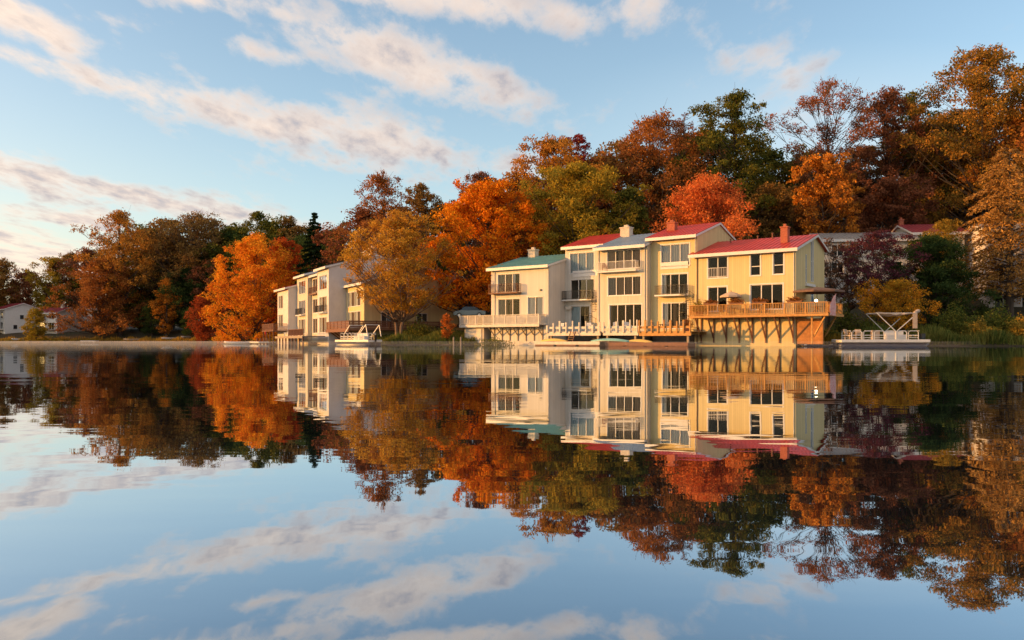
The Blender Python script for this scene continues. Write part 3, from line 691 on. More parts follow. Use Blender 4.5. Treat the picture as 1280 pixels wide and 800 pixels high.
def house(fr, s0, q, W, D, zb, eave, rt, ridge, back, wall, roof, label, openings=(), lo=.1, ro=.1, fo=.5, name='townhouse', fascia='white', cat='house', group=None, floors=(), seams=.45, chim=None, soffit=True):
    x, y = fr.pt(s0, q)
    root = thing(name, label, cat, (x, y, 0), fr.ang, group)
    holes = [o[:4] for o in openings]
    mb = MB(); wall_with_holes(mb, W, zb, eave, holes)
    prof = [(0, zb), (0, eave), (rt, ridge), (D, back), (D, zb)]
    for xx in (0, W): mb.add([(xx, a, b) for a, b in prof], [tuple(range(5))])
    mb.add([(0, D, zb), (W, D, zb), (W, D, back), (0, D, back)], [(0, 1, 2, 3)])
    mb.build('wall', wall, root)
    if floors:
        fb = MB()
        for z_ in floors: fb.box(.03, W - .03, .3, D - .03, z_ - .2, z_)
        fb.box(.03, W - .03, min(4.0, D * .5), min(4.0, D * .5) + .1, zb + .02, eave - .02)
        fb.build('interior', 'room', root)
    # roof slab with raised seams
    th = .16; sl = (ridge - eave) / rt; sb = (ridge - back) / (D - rt); bo = .35
    up = [(-fo, eave - fo * sl), (rt, ridge), (D + bo, back - bo * sb)]
    pr = [(a, b - .03) for a, b in up] + [(a, b + th) for a, b in up[::-1]]
    rb = MB(); rb.prism_x(pr, -lo, W + ro)
    n = int((W + lo + ro) / seams)
    for i in range(n + 1):
        xx = -lo + .03 + (W + lo + ro - .06) * i / n
        rb.prism_x([(-fo - .01, eave - fo * sl + th - .02), (-fo - .01, eave - fo * sl + th + .045), (rt, ridge + th + .045), (rt, ridge + th - .02)], xx - .02, xx + .02)
        rb.prism_x([(D + bo, back - bo * sb + th - .02), (D + bo, back - bo * sb + th + .045), (rt, ridge + th + .045), (rt, ridge + th - .02)], xx - .02, xx + .02)
    rf_ = rb.build('roof', roof, root)
    fb = MB(); fb.box(-lo - .01, W + ro + .01, -fo - .04, -fo - .005, eave - fo * sl - .16, eave - fo * sl + th - .01)
    for xx, sg in ((-lo, -1), (W + ro, 1)):
        a0 = [(-fo, eave - fo * sl - .1), (rt, ridge - .1), (D + bo, back - bo * sb - .1)]
        pr2 = a0 + [(a, b + .22) for a, b in a0[::-1]]
        fb.prism_x(pr2, min(xx + sg * .004, xx + sg * .034), max(xx + sg * .004, xx + sg * .034))
    fb.build('fascia', fascia, rf_)
    if chim:
        for cx, cy, cw, cd, ct, cm in chim:
            cb = MB(); zr = eave + sl * cy - .3; cb.box(cx, cx + cw, cy, cy + cd, zr, ct); cb.box(cx - .07, cx + cw + .07, cy - .07, cy + cd + .07, ct, ct + .12)
            cb.box(cx + cw * .3, cx + cw * .7, cy + cd * .3, cy + cd * .7, ct + .12, ct + .38)
            cb.build('chimney', cm, rf_)
    for o in openings:
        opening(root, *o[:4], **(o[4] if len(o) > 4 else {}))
    return root

ROW = Frame(18.1, 79.0, -math.atan2(.6, .8))
def OP(s0, q, x0, x1, y0, y1, cx, cy, **kw):
    """opening measured on the facade line q of the main row; cx, cy: origin of the enlarged detail it was read from"""
    sc = 4.706; a = cx + x0 / sc; b = cx + x1 / sc; pm = (a + b) / 2
    return (ROW.s_at(a, q) - s0, ROW.s_at(b, q) - s0, ROW.z_at(pm, cy + y1 / sc, q), ROW.z_at(pm, cy + y0 / sc, q), kw)

def foundation(root, W, D, z):
    mb = MB(); mb.box(.12, W - .12, .12, D - .12, -.6, z + .05); mb.build('foundation', 'darkstone', root)

def downpipe(root, x, z0, z1, mat='offwhite', y=-.06):
    mb = MB(); mb.tube([(x, y, z0), (x, y, z1)], .045, 6); mb.build('downpipe', mat, root)

# --- teal roofed house (left end of the row)
s0, q0 = -24.2, -1.9
tl = house(ROW, s0, q0, 8.1, 9.5, -.6, 8.8, 6.3, 10.5, 9.4, M['ivory'], M['teal_roof'], 'two storey cream house with teal metal roof, left end of the lakefront row',
    [OP(s0, q0, 200, 328, 340, 450, 580, 270, n=3, kind='sliding_door', curtains=[(0, .05, 1, 'curtain_grey'), (1, 0, .95, 'curtain_tan'), (2, 0, .3, 'curtain_white')], trim=.07),
     OP(s0, q0, 202, 328, 487, 592, 580, 270, n=3, kind='sliding_door', curtains=[(0, 0, .9, 'curtain_grey'), (1, 0, .2, 'curtain_tan'), (1, .5, 1, 'curtain_tan')], trim=.07),
     OP(s0, q0, 376, 464, 476, 592, 580, 270, n=2, kind='sliding_door', curtains=[(0, 0, 1, 'curtain_white'), (1, .15, 1, 'curtain_white')], trim=.07)],
    floors=(2.5, 5.35), lo=.35, ro=.12, chim=[(1.2, 5.6, 1.0, .8, 11.35, 'palebrick')])
bz = ROW.z_at(633, 270 + 452 / 4.706, q0)
balcony(tl, ROW.s_at(580 + 172 / 4.706, q0) - s0 - .1, ROW.s_at(580 + 334 / 4.706, q0) - s0 + .1, bz, .8, 'darkwood', 'darkwood')
downpipe(tl, .55, 2.4, 8.6); downpipe(tl, 8.02, .2, 8.6)
mb = MB(); mb.box(6.9, 7.05, -.16, -.01, 6.0, 6.2); mb.build('wall_lamp', 'black', tl)
# deck of the teal house
dq = -1.35; dz = 2.35
d = MB(); d.box(-.2, 7.7, dq, -.01, dz - .12, dz); d.box(-.2, 7.7, dq - .05, dq - .002, dz - .3, dz + .02); d.box(-3.9, -.21, dq + .25, 2.2, dz - .12, dz - .003); d.box(-3.9, -.21, dq + .2, dq + .246, dz - .3, dz + .015)
deck = d.build('deck', 'offwhite', tl)
r_ = MB(); rail(r_, (-.15, dq + .06, dz), (7.62, dq + .06, dz), 1.05, .12, .05, (1.55, .12)); rail(r_, (7.62, dq + .15, dz), (7.62, -.1, dz), 1.05, .12, .05)
rail(r_, (-3.82, dq + .32, dz), (-.3, dq + .32, dz), 1.05, .12, .05, (1.2, .12)); rail(r_, (-3.82, dq + .4, dz), (-3.82, 2.1, dz), 1.05, .12, .05, (1.2, .12))
r_.build('railing', 'offwhite', deck)
for i in range(7):
    xx = .5 + i * 1.12
    b = MB(); b.bar((xx, dq + .12, dz - .2), (xx, -.06, 1.1), .09, .1, (1, 0, 0)); b.box(xx - .045, xx + .045, -.1, -.006, .5, dz - .13); b.build('brace', 'greywood', deck)
b = MB(); b.box(-3.5, -.6, -.6, 2.0, -.4, dz - .33)
bh = b.build('boat_store', 'beige', tl)
b = MB(); b.box(-3.3, -.9, -.66, -.604, .25, 1.85)
for i in range(5): b.box(-3.25, -.95, -.69, -.662, .3 + i * .32, .3 + i * .32 + .27)
b.build('roller_door', 'offwhite', bh)

# --- white three storey house with red roof
s0, q0 = -16.1, 1.3
wh = house(ROW, s0, q0, 5.1, 9.5, 1.1,  11.0, 5.8, 12.75, 11.6, M['ivory'], M['red_roof'], 'narrow three storey house in shadow with red roof, beside the teal roofed house',
    [OP(s0, q0, 624, 765, 216, 334, 580, 270, n=3, curtains=[(0, 0, 1, 'curtain_blue'), (1, 0, 1, 'curtain_blue'), (2, 0, 1, 'curtain_blue')]),
     OP(s0, q0, 628, 765, 373, 492, 580, 270, n=3, kind='sliding_door', trim=.06),
     OP(s0, q0, 628, 738, 530, 664, 580, 270, n=2, kind='sliding_door', curtains=[(0, 0, .95, 'curtain_blue')])],
    floors=(2.1, 4.95, 7.8), lo=.25, ro=.08)
zz = ROW.z_at(725, 270 + 492 / 4.706, q0)
balcony(wh, ROW.s_at(580 + 600 / 4.706, q0) - s0, ROW.s_at(580 + 775 / 4.706, q0) - s0, zz, .9, 'white', 'black')
mb = MB(); mb.box(1.0, 4.2, -.05, -.004, 7.62, 8.3); mb.build('spandrel_panel', 'white', wh)
foundation(wh, 5.1, 9.5, 1.1)
spiral_stair(wh, 4.15, -1.1, 1.45, zz)
mb = MB(); mb.box(.25, .95, -.35, -.01, 4.0, 4.35); mb.build('air_conditioner', 'offwhite', wh)

# --- cream three storey house with blue grey roof
s0, q0 = -11.04, -.2
bl = house(ROW, s0, q0, 5.94, 9.5, 1.1,  10.45, 5.8, 12.2, 11.1, M['cream'], M['blue_roof'], 'cream three storey house with blue grey roof and white top balcony',
    [OP(s0, q0, 90, 285, 200, 308, 740, 270, n=4, kind='sliding_door', cols=None, curtains=[(0, 0, .9, 'curtain_tan'), (1, .3, 1, 'curtain_tan'), (2, 0, .8, 'curtain_tan'), (3, 0, 1, 'curtain_tan')], trim=.06),
     OP(s0, q0, 95, 286, 357, 466, 740, 270, n=4, curtains=[(0, 0, 1, 'curtain_grey'), (1, 0, .8, 'curtain_tan'), (2, .1, .9, 'curtain_tan'), (3, .2, .8, 'curtain_tan')]),
     OP(s0, q0, 103, 292, 520, 650, 740, 270, n=4, kind='sliding_door', curtains=[(0, 0, .25, 'curtain_tan')])],
    floors=(2.1, 4.95, 7.8), lo=.12, ro=.1, fo=.75, chim=[(.05, 4.9, 1.15, .85, 13.1, 'palebrick')])
zz = ROW.z_at(778, 270 + 322 / 4.706, q0)
balcony(bl, .25, 5.0, zz, .75, 'white', 'white')
mb = MB()
for i in range(6): mb.tube([(0.9 + .16 * i, -.5 + .05 * (i % 2), zz), (.85 + .17 * i, -.5, zz + .5)], .05, 5)
downpipe(bl, .2, 1.5, 10.2); downpipe(bl, 5.7, 1.5, 10.2)

# --- three storey house with red roof, right of the blue grey one
s0, q0 = -5.1, .6
ye = house(ROW, s0, q0, 5.1, 9.7, 1.1,  11.1, 5.7, 12.85, 11.6, M['yellow'], M['red_roof'], 'three storey yellow house with red roof and brick chimney, beside the blue grey roof',
    [OP(s0, q0, 408, 573, 166, 292, 740, 270, n=3, curtains=[(0, 0, 1, 'curtain_white'), (1, 0, 1, 'curtain_white'), (2, 0, 1, 'curtain_white')]),
     OP(s0, q0, 412, 562, 341, 462, 740, 270, n=3, kind='sliding_door', curtains=[(0, 0, .45, 'curtain_white')]),
     OP(s0, q0, 416, 562, 511, 660, 740, 270, n=3, kind='sliding_door', curtains=[(0, .1, .6, 'curtain_white'), (1, .2, .6, 'curtain_tan')])],
    floors=(2.1, 4.95, 7.8), lo=.35, ro=.12, fo=.55, chim=[(.4, 2.9, .9, .7, 12.95, 'brick')])
zz = ROW.z_at(842, 270 + 464 / 4.706, q0)
x0 = ROW.s_at(740 + 380 / 4.706, q0) - s0; x1 = ROW.s_at(740 + 566 / 4.706, q0) - s0
balcony(ye, x0 + .2, x1, zz, .9, 'white', 'black')
mb = MB(); mb.box(x0 + .5, x1 - .05, -.04, -.004, zz - .75, zz - .3); mb.build('spandrel_panel', 'yellow', ye)
mb = MB(); mb.box(x0 + .45, x1, -.05, -.004, zz + 2.85 - .2, zz + 2.85 + .5); mb.build('spandrel_panel', 'white', ye)
foundation(ye, 5.1, 9.7, 1.1); foundation(bl, 5.94, 9.5, 1.1)
spiral_stair(ye, 4.45, -1.15, 1.45, zz)
downpipe(ye, 4.95, 1.5, 10.9)

# --- the end house with the big deck
s0, q0 = 0, 0
en = house(ROW, s0, q0, 9.9, 9.2, -.6, 9.0, 6.0, 10.75, 9.65, M['yellow'], M['red_roof'], 'wide yellow end house with red roof above a long timber deck',
    [OP(s0, q0, 118, 232, 241, 364, 860, 270, n=2, kind='window'), OP(s0, q0, 368, 425, 222, 350, 860, 270, n=1, transom=.42), OP(s0, q0, 502, 562, 213, 342, 860, 270, n=1, transom=.42),
     OP(s0, q0, 119, 229, 417, 560, 860, 270, n=2, kind='sliding_door'), OP(s0, q0, 368, 558, 402, 548, 860, 270, n=3, kind='sliding_door')],
    floors=(2.9, 5.8), lo=.45, ro=.3, chim=[(7.75, 2.3, .66, .66, 11.3, 'brick')])
downpipe(en, .3, .2, 8.8, 'darkwood'); downpipe(en, 9.75, .2, 8.8)
en_roof = [c for c in en.children if c.name.startswith('roof')][0]
for xx, yy, hh in ((1.9, 4.6, .35), (4.4, 5.5, .28), (6.0, 5.2, .5)):
    b = MB(); zr = 9.0 + yy * 1.75 / 6; b.tube([(xx, yy, zr), (xx, yy, zr + .16 + hh)], .07, 8); b.lathe([(.11, 0), (.11, .08), (.02, .12)], (xx, yy, zr + .16 + hh), 8); b.build('roof_vent', 'darkwood', en_roof)
# inner guard rail of the upper left window
w0 = OP(s0, q0, 118, 232, 241, 364, 860, 270)
r_ = MB(); rail(r_, (w0[0] + .05, -.07, w0[2] + .02), (w0[1] - .05, -.07, w0[2] + .02), .95, .16, .025, None, .04, .04); r_.build('guard_rail', 'white', en)
# slit windows of the gable
g = MB()
for ya, yb, z0, z1 in ((4.6, 4.95, 6.2, 10.1), (5.15, 5.4, 6.2, 10.25), (2.9, 3.2, 6.0, 8.7), (4.6, 5.4, 4.1, 5.6)):
    g.box(9.903, 9.95, ya, ya + .05, z0, z1); g.box(9.903, 9.95, yb - .05, yb, z0, z1); g.box(9.903, 9.95, ya + .05, yb - .05, z0, z0 + .06); g.box(9.903, 9.95, ya + .05, yb - .05, z1 - .06, z1)
    g.box(9.903, 9.945, ya + .05, yb - .05, (z0 + z1) / 2 - .03, (z0 + z1) / 2 + .03)
g.box(9.903, 10.1, 2.8, 5.5, 5.7, 5.95)
gw = g.build('slit_window', 'white', en)
g = MB()
for ya, yb, z0, z1 in ((4.6, 4.95, 6.2, 10.1), (5.15, 5.4, 6.2, 10.25), (2.9, 3.2, 6.0, 8.7), (4.6, 5.4, 4.1, 5.6)): g.box(9.905, 9.93, ya + .05, yb - .05, z0 + .06, z1 - .06)
g.build('pane', 'slitglass', gw)
# deck
dq = -1.65; dz = 2.9; xr = 13.2
d = MB(); d.box(.15, xr, dq, -.01, dz - .1, dz); d.box(.15, xr, dq - .05, dq - .002, dz - .2, dz + .02); d.box(9.92, xr, -.009, 3.4, dz - .1, dz - .002); d.box(xr + .002, xr + .05, dq - .05, 3.4, dz - .2, dz + .018)
d.box(.2, xr - .05, dq + .3, dq + .42, dz - .26, dz - .11)
deck = d.build('deck', 'wood', en)
r_ = MB(); rail(r_, (.22, dq + .07, dz), (xr - .08, dq + .07, dz), 1.02, .15, .045, (1.85, .11), .06, .16); rail(r_, (.22, dq + .16, dz), (.22, -.1, dz), 1.02, .15, .045, None, .06, .16); rail(r_, (xr - .08, dq + .16, dz), (xr - .08, 3.3, dz), 1.02, .15, .045, (1.7, .11), .06, .16)
r_.build('railing', 'wood', deck)
for i in range(8):
    xx = .75 + i * 1.28
    b = MB(); b.bar((xx, dq + .15, dz - .22), (xx, -.09, .75), .1, .12, (1, 0, 0)); b.box(xx - .055, xx + .055, -.13, -.006, .3, dz - .12); b.box(xx - .04, xx + .04, dq + .02, -.01, dz - .24, dz - .112)
    b.build('brace', 'darkwood', deck)
for xx, yy in ((12.9, dq + .3), (12.9, 2.0)):
    b = MB(); b.bar((xx, yy, dz - .2), (xx - 1.1, yy + .4, .9), .12, .12); b.box(xx - 1.3, xx - 1.16, yy + .2, yy + .34, .2, dz - .13); b.build('brace', 'wood', deck)
b = MB(); b.box(9.95, 12.3, .1, .22, .2, dz - .36); b.build('plank_skirt', 'planks', en)

# --- middle row (turned further to the left)
phi = R(-62)
MID = Frame(-24.4, 106.0, phi)
def std(W, rows, frame='white', cols=(.14, .86), n=3, cur='curtain_white'):
    o = []
    for i, (z0, z1, k) in enumerate(rows):
        o.append((W * cols[0], W * cols[1], z0, z1, dict(n=n, kind=k, trim=.08, curtains=[(j, 0, .9, cur if j % 2 == 0 else 'curtain_tan') for j in range(n)])))
    return o
three = [(1.6, 3.7, 'sliding_door'), (4.5, 6.5, 'window'), (7.5, 9.4, 'window')]
ma = house(MID, -5.9, 0, 5.9, 11, -.6, 10.4, 6.5, 12.2, 11, M['pinkwall'], M['grey_roof'], 'tall pale house with a blank grey end wall in the middle row', std(5.9, three, cols=(.2, .84)), floors=(1.3, 4.2, 7.1), chim=[(4.2, 6, 1, .9, 13.2, 'palebrick'), (1.2, 6, 1.2, .9, 12.9, 'palebrick')], lo=.2, ro=.12)
mbh = house(MID, -11.1, .5, 5.2, 10.5, -.6, 9.9, 6.2, 11.6, 10.6, M['cream'], M['grey_roof'], 'recessed cream house with a dark top balcony in the middle row', std(5.2, three, cur='curtain_tan'), floors=(1.3, 4.2, 7.1), lo=.1, ro=.1)
balcony(mbh, .5, 4.7, 7.2, .6, 'darkwood', 'darkwood')
mc = house(MID, -17.8, -.1, 6.7, 11, -.6, 10.2, 6.2, 11.9, 10.8, M['cream'], M['blue_roof'], 'three storey cream house left of the recessed one in the middle row', std(6.7, three, cols=(.2, .8)), floors=(1.3, 4.2, 7.1), lo=.25, ro=.1)
balcony(mc, 1.4, 5.2, 4.35, .6, 'white', 'black')
balcony(ma, 1.0, 5.2, 4.35, .6, 'white', 'black')
md = house(MID, -25.6, -1.4, 7.7, 9.5, -.6, 8.6, 6, 10.2, 9.2, M['pinkwall'], M['red_roof'], 'lower two storey house at the far left end of the middle row', std(7.7, [(2.7, 4.6, 'sliding_door'), (5.6, 7.6, 'window')], cols=(.12, .5), n=2), floors=(2.4, 5.2), lo=.3, ro=.12)
d = MB(); d.box(-1.5, 7.4, -2.2, -.01, 1.95, 2.1); dk = d.build('deck', 'darkwood', md)
r_ = MB(); rail(r_, (-1.4, -2.12, 2.1), (7.3, -2.12, 2.1), 1.0, .16, .06, (1.8, .1)); rail(r_, (-1.4, -2.1, 2.1), (-1.4, -.1, 2.1), 1.0, .16, .06); rail(r_, (7.3, -2.1, 2.1), (7.3, -.1, 2.1), 1.0, .16, .06); r_.build('railing', 'darkwood', dk)
for i in range(4):
    b = MB(); b.box(-1 + i * 2.6, -.86 + i * 2.6, -2.1, -1.96, -.8, 1.95); b.build('post', 'darkwood', dk)
me_ = house(MID, 0.02, 2.4, 7.8, 13, -.3, 7.9, 6.5, 10.4, 8.6, M['yellow'], M['grey_roof'], 'low house with a broad reddish wood deck behind the golden brown tree', std(7.8, [(2.3, 4.3, 'sliding_door'), (5.0, 6.9, 'window')], cols=(.1, .8), n=4), floors=(1.95, 4.8), lo=.1, ro=.35, chim=[(3.0, 5.5, 1, .9, 11.2, 'palebrick')])
d = MB(); d.box(-.6, 9.9, -2.6, -.01, 1.8, 1.95); d.box(7.82, 9.9, -.009, 9.5, 1.8, 1.948); d.box(-.6, 9.9, -2.66, -2.602, 1.6, 1.97); dk = d.build('deck', 'darkwood', me_)
r_ = MB()
for i in range(5): pass
def board_rail(mb, p, q, h=1.0):
    p = Vector(p); q = Vector(q); up = Vector((0, 0, 1))
    for i in range(5): mb.bar(p + up * (.1 + i * .2), q + up * (.1 + i * .2), .03, .15)
    n = max(1, round((q - p).length / 1.8))
    for i in range(n + 1):
        a = p.lerp(q, i / n); mb.bar(a, a + up * h, .1, .1)
    mb.bar(p + up * (h + .03), q + up * (h + .03), .14, .04)
board_rail(r_, (-.5, -2.5, 1.95), (9.8, -2.5, 1.95)); board_rail(r_, (9.8, -2.45, 1.95), (9.8, 9.4, 1.95)); board_rail(r_, (-.5, -2.45, 1.95), (-.5, -.1, 1.95)); r_.build('railing', 'darkwood', dk)
for i in range(6):
    b = MB(); xx = .3 + i * 1.75; b.bar((xx, -2.4, 1.75), (xx, -.1, .1), .14, .14, (1, 0, 0)); b.build('brace', 'darkwood', dk)
# windows of its shaded end wall
for ya, z0, z1 in ((2.2, 2.2, 4.2), (7.0, 2.9, 4.1)):
    g = MB(); g.box(7.803, 7.86, ya, ya + 1.5, z0, z1); gw = g.build('window', 'white', me_)
    g = MB(); g.box(7.862, 7.868, ya + .08, ya + .71, z0 + .08, z1 - .08); g.box(7.862, 7.868, ya + .79, ya + 1.42, z0 + .08, z1 - .08); g.build('pane', 'carglass', gw)

# --- far left shore houses
def plain_rows(W, z, n=2, kinds=('window', 'window')):
    o = []
    for i, k in enumerate(kinds):
        for a, b in ((.12, .42), (.6, .86)):
            o.append((W * a, W * b, z + .5 + i * 2.8, z + 2.3 + i * 2.8, dict(n=n, kind=k, trim=.1)))
    return o
p = at(-8, 420, 216); LF = Frame(p.x, p.y, R(-38))
zl = gz(p.x, p.y)
la = house(LF, 0, 0, 7.5, 9, zl - 1.5, CAM_H + (YH - 387) / F * 216, 4.5, CAM_H + (YH - 380) / F * 218, CAM_H + (YH - 387) / F * 218, M['white'], M['darkred_roof'], 'grey house with red roof at the left edge of the far shore', plain_rows(7.5, zl + .2), floors=(zl + .2, zl + 3.0), lo=.3, ro=.3, name='lake_house', group='houses on the far left shore')
for ya, za in ((2.0, .6), (5.6, .6), (3.6, 3.3)):
    g = MB(); g.box(7.503, 7.56, ya, ya + 1.1, zl + za, zl + za + 1.3); gw = g.build('window', 'white', la)
    g = MB(); g.box(7.562, 7.568, ya + .1, ya + 1.0, zl + za + .1, zl + za + 1.2); g.build('pane', 'carglass', gw)
balcony(la, .4, 6.8, zl + .5, 1.4, 'greywood', 'white')
p = at(46, 420, 213); LF = Frame(p.x, p.y, R(-20)); zl = gz(p.x, p.y)
lb = house(LF, 0, 0, 7.2, 8, zl - 1.5, CAM_H + (YH - 391) / F * 213, 4.0, CAM_H + (YH - 385) / F * 216, CAM_H + (YH - 391) / F * 214, M['white'], M['darkred_roof'], 'pale house with dull red roof and dark balcony behind the small willow', plain_rows(7.2, zl + .5), floors=(zl + .5, zl + 3.3), lo=.3, ro=.3, name='lake_house', group='houses on the far left shore', chim=[(4.8, 3.2, .8, .7, CAM_H + (YH - 382) / F * 216, 'palebrick')])
balcony(lb, .2, 6.9, zl + .8, 1.2, 'darkwood', 'black'); balcony(lb, .4, 3.4, zl + 3.6, .8, 'darkwood', 'black')
p = at(21, 420, 219); LF = Frame(p.x, p.y, R(-12)); zl = gz(p.x, p.y)
house(LF, 0, 0, 6.6, 6, zl - 1, CAM_H + (YH - 396) / F * 219, 4.6, CAM_H + (YH - 389.5) / F * 222, CAM_H + (YH - 391) / F * 222, M['greywall'], M['blue_roof'], 'low building with pale sloping roof between the two far left houses', [(1, 4.5, zl + .5, zl + 2.3, dict(n=3, trim=.08))], floors=(zl + .3,), lo=.2, ro=.2, name='lake_house', group='houses on the far left shore')
p = at(98, 420, 222); LF = Frame(p.x, p.y, R(-15)); zl = gz(p.x, p.y)
house(LF, 0, 0, 7.5, 8, zl - 1, CAM_H + (YH - 386) / F * 222, 4.0, CAM_H + (YH - 380) / F * 224, CAM_H + (YH - 386) / F * 224, M['pinkwall'], M['grey_roof'], 'pale house mostly hidden by the wide rust orange tree', plain_rows(7.5, zl + .4), floors=(zl + .4, zl + 3.2), lo=.2, ro=.2, name='lake_house', group='houses on the far left shore')

# --- houses up the right slope
p = at(1030, 370, 98); HF = Frame(p.x, p.y, R(-6)); zl = 5.6
ha = house(HF, 0, 0, 11, 9, zl - 4, CAM_H + (YH - 300) / F * 98, 4.5, CAM_H + (YH - 290) / F * 100, CAM_H + (YH - 300) / F * 100, M['greywall'], M['grey_roof'], 'grey house with pale flat roof edge behind the purple maple',
    [(.9, 2.3, CAM_H + (YH - 320) / F * 98, CAM_H + (YH - 306) / F * 98, dict(n=2, trim=.12)), (.9, 2.3, CAM_H + (YH - 341) / F * 98, CAM_H + (YH - 328) / F * 98, dict(n=2, trim=.12)), (5.2, 7.2, CAM_H + (YH - 314) / F * 98, CAM_H + (YH - 302) / F * 98, dict(n=3, trim=.12)),
     (4.2, 5.4, CAM_H + (YH - 363) / F * 98, CAM_H + (YH - 355) / F * 98, dict(n=2, trim=.12)), (7.6, 9.2, CAM_H + (YH - 341) / F * 98, CAM_H + (YH - 328) / F * 98, dict(n=2, trim=.12))],
    floors=(6, 9), lo=.5, ro=.3, name='hillside_house', group='houses on the right slope')
p = at(1140, 370, 99); HF = Frame(p.x, p.y, R(-6))
hb = house(HF, .2, 0, 6.0, 9, 2, CAM_H + (YH - 291) / F * 99, 4.5, CAM_H + (YH - 279) / F * 101, CAM_H + (YH - 291) / F * 101, M['greywall'], M['darkred_roof'], 'house with dark red roof above the dense dark green tree', [(1, 2.4, 10.5, 12.2, dict(n=2)), (3.6, 5, 10.5, 12.2, dict(n=2))], floors=(7,), lo=.3, ro=.4, name='hillside_house', group='houses on the right slope', chim=[(-.1, 4.3, .5, .5, CAM_H + (YH - 272) / F * 101, 'brick')])
p = at(1236, 390, 92); HF = Frame(p.x, p.y, R(-14))
hc = house(HF, 0, 0, 9, 9, 1, CAM_H + (YH - 288) / F * 92, 4.5, CAM_H + (YH - 280) / F * 95, CAM_H + (YH - 288) / F * 95, M['pinkwall'], M['grey_roof'], 'white walled house seen through the tan cypress at the right edge', [(.6, 2.4, 3.6, 6.2, dict(n=2, kind='sliding_door')), (3.4, 5.2, 3.6, 6.2, dict(n=2, kind='sliding_door')), (1, 2.4, 7.4, 9.2, dict(n=2)), (3.6, 5, 7.4, 9.2, dict(n=2))], floors=(3.4, 7), lo=.3, ro=.3, name='hillside_house', group='houses on the right slope')

# ------------------------------------------------------------------ docks
def row_pt(s, q, z): x, y = ROW.pt(s, q); return (x, y, z)
def dock_deck(sa, sb, qa, qb, z, label, floor, postm, n_back=2, step=.8, hpost=.98, rails=True, name='raised_dock'):
    root = thing(name, label, 'dock', row_pt(sa, qa, 0), ROW.ang); L = sb - sa; D = qb - qa
    f = MB()
    nb = int(D / .2)
    for i in range(nb): f.box(0, L, i * D / nb, (i + 1) * D / nb - .015, z - .05, z)
    f.box(0, L, -.05, -.004, z - .42, z + .01)
    for k in range(3): f.box(.02, L - .02, .1 + k * (D - .3) / 2, .22 + k * (D - .3) / 2, z - .28, z - .055)
    f.build('deck_floor', floor, root)
    n = max(1, round(L / step)); rd = random.Random(int(sa * 10) + 77)
    for i in range(n + 1):
        x = .07 + (L - .14) * i / n; tall = hpost * rd.choice([.7, .95, 1.0, 1.1, 1.15])
        p_ = MB(); w = rd.choice([.055, .065, .095]); p_.box(x - w, x + w, -.19, -.055, z - .12, z + tall); p_.build('post', postm, root)
    if rails:
        r_ = MB(); r_.box(.05, L - .05, -.03, .02, z + .3, z + .52); r_.build('rail', postm, root)
    for i in range(max(2, int(L / 2.4))):
        x = .4 + (L - .8) * i / (max(2, int(L / 2.4)) - 1)
        p_ = MB(); p_.box(x - .1, x + .1, .1, .3, -1.2, z - .29); p_.build('pile', 'greywood', root)
    return root
sA = ROW.s_at(684, -4); sB = ROW.s_at(754, -4); sC = ROW.s_at(799, -4); sD = ROW.s_at(864, -4)
dock_deck(sA, sB - .3, -4, -.3, 1.45, 'raised dock with white posts in front of the shadowed narrow house', 'offwhite', 'offwhite')
dock_deck(sB, sC - .1, -4, -1.1, 1.45, 'raised dock with white posts in front of the blue grey roofed house', 'offwhite', 'offwhite')
dock_deck(sC, sD, -4, -.3, 1.4, 'raised dock with brown timber posts in front of the three storey yellow house', 'wood', 'wood', step=.72)
# low float along the water
def low_dock(sa, sb, qa, qb, z, label, mat, seg=2.4):
    root = thing('floating_dock', label, 'dock', row_pt(sa, qa, 0), ROW.ang); L = sb - sa; D = qb - qa
    f = MB(); n = max(1, round(L / seg))
    for i in range(n): f.box(i * L / n, (i + 1) * L / n - .04, 0, D, z - .06, z)
    f.build('deck_floor', 'greywood', root)
    f = MB(); f.box(0.02, L - .06, -.03, -.002, z - .3, z + .01); f.build('fender_board', mat, root)
    for i in range(n):
        f = MB(); f.box(i * L / n + .15, (i + 1) * L / n - .2, .05, D - .05, -.2, z - .062); f.build('float', 'darkwood', root)
    return root
lA = ROW.s_at(667, -7.2); lM = ROW.s_at(752, -7.2); lB = ROW.s_at(862, -6.4)
low_dock(lA, lM - .15, -7.2, -5.4, .42, 'long low floating dock carrying the two upturned canoes', 'offwhite')
low_dock(lM, lB, -6.6, -4.6, .34, 'low brown floating dock in front of the timber posts', 'darkwood')

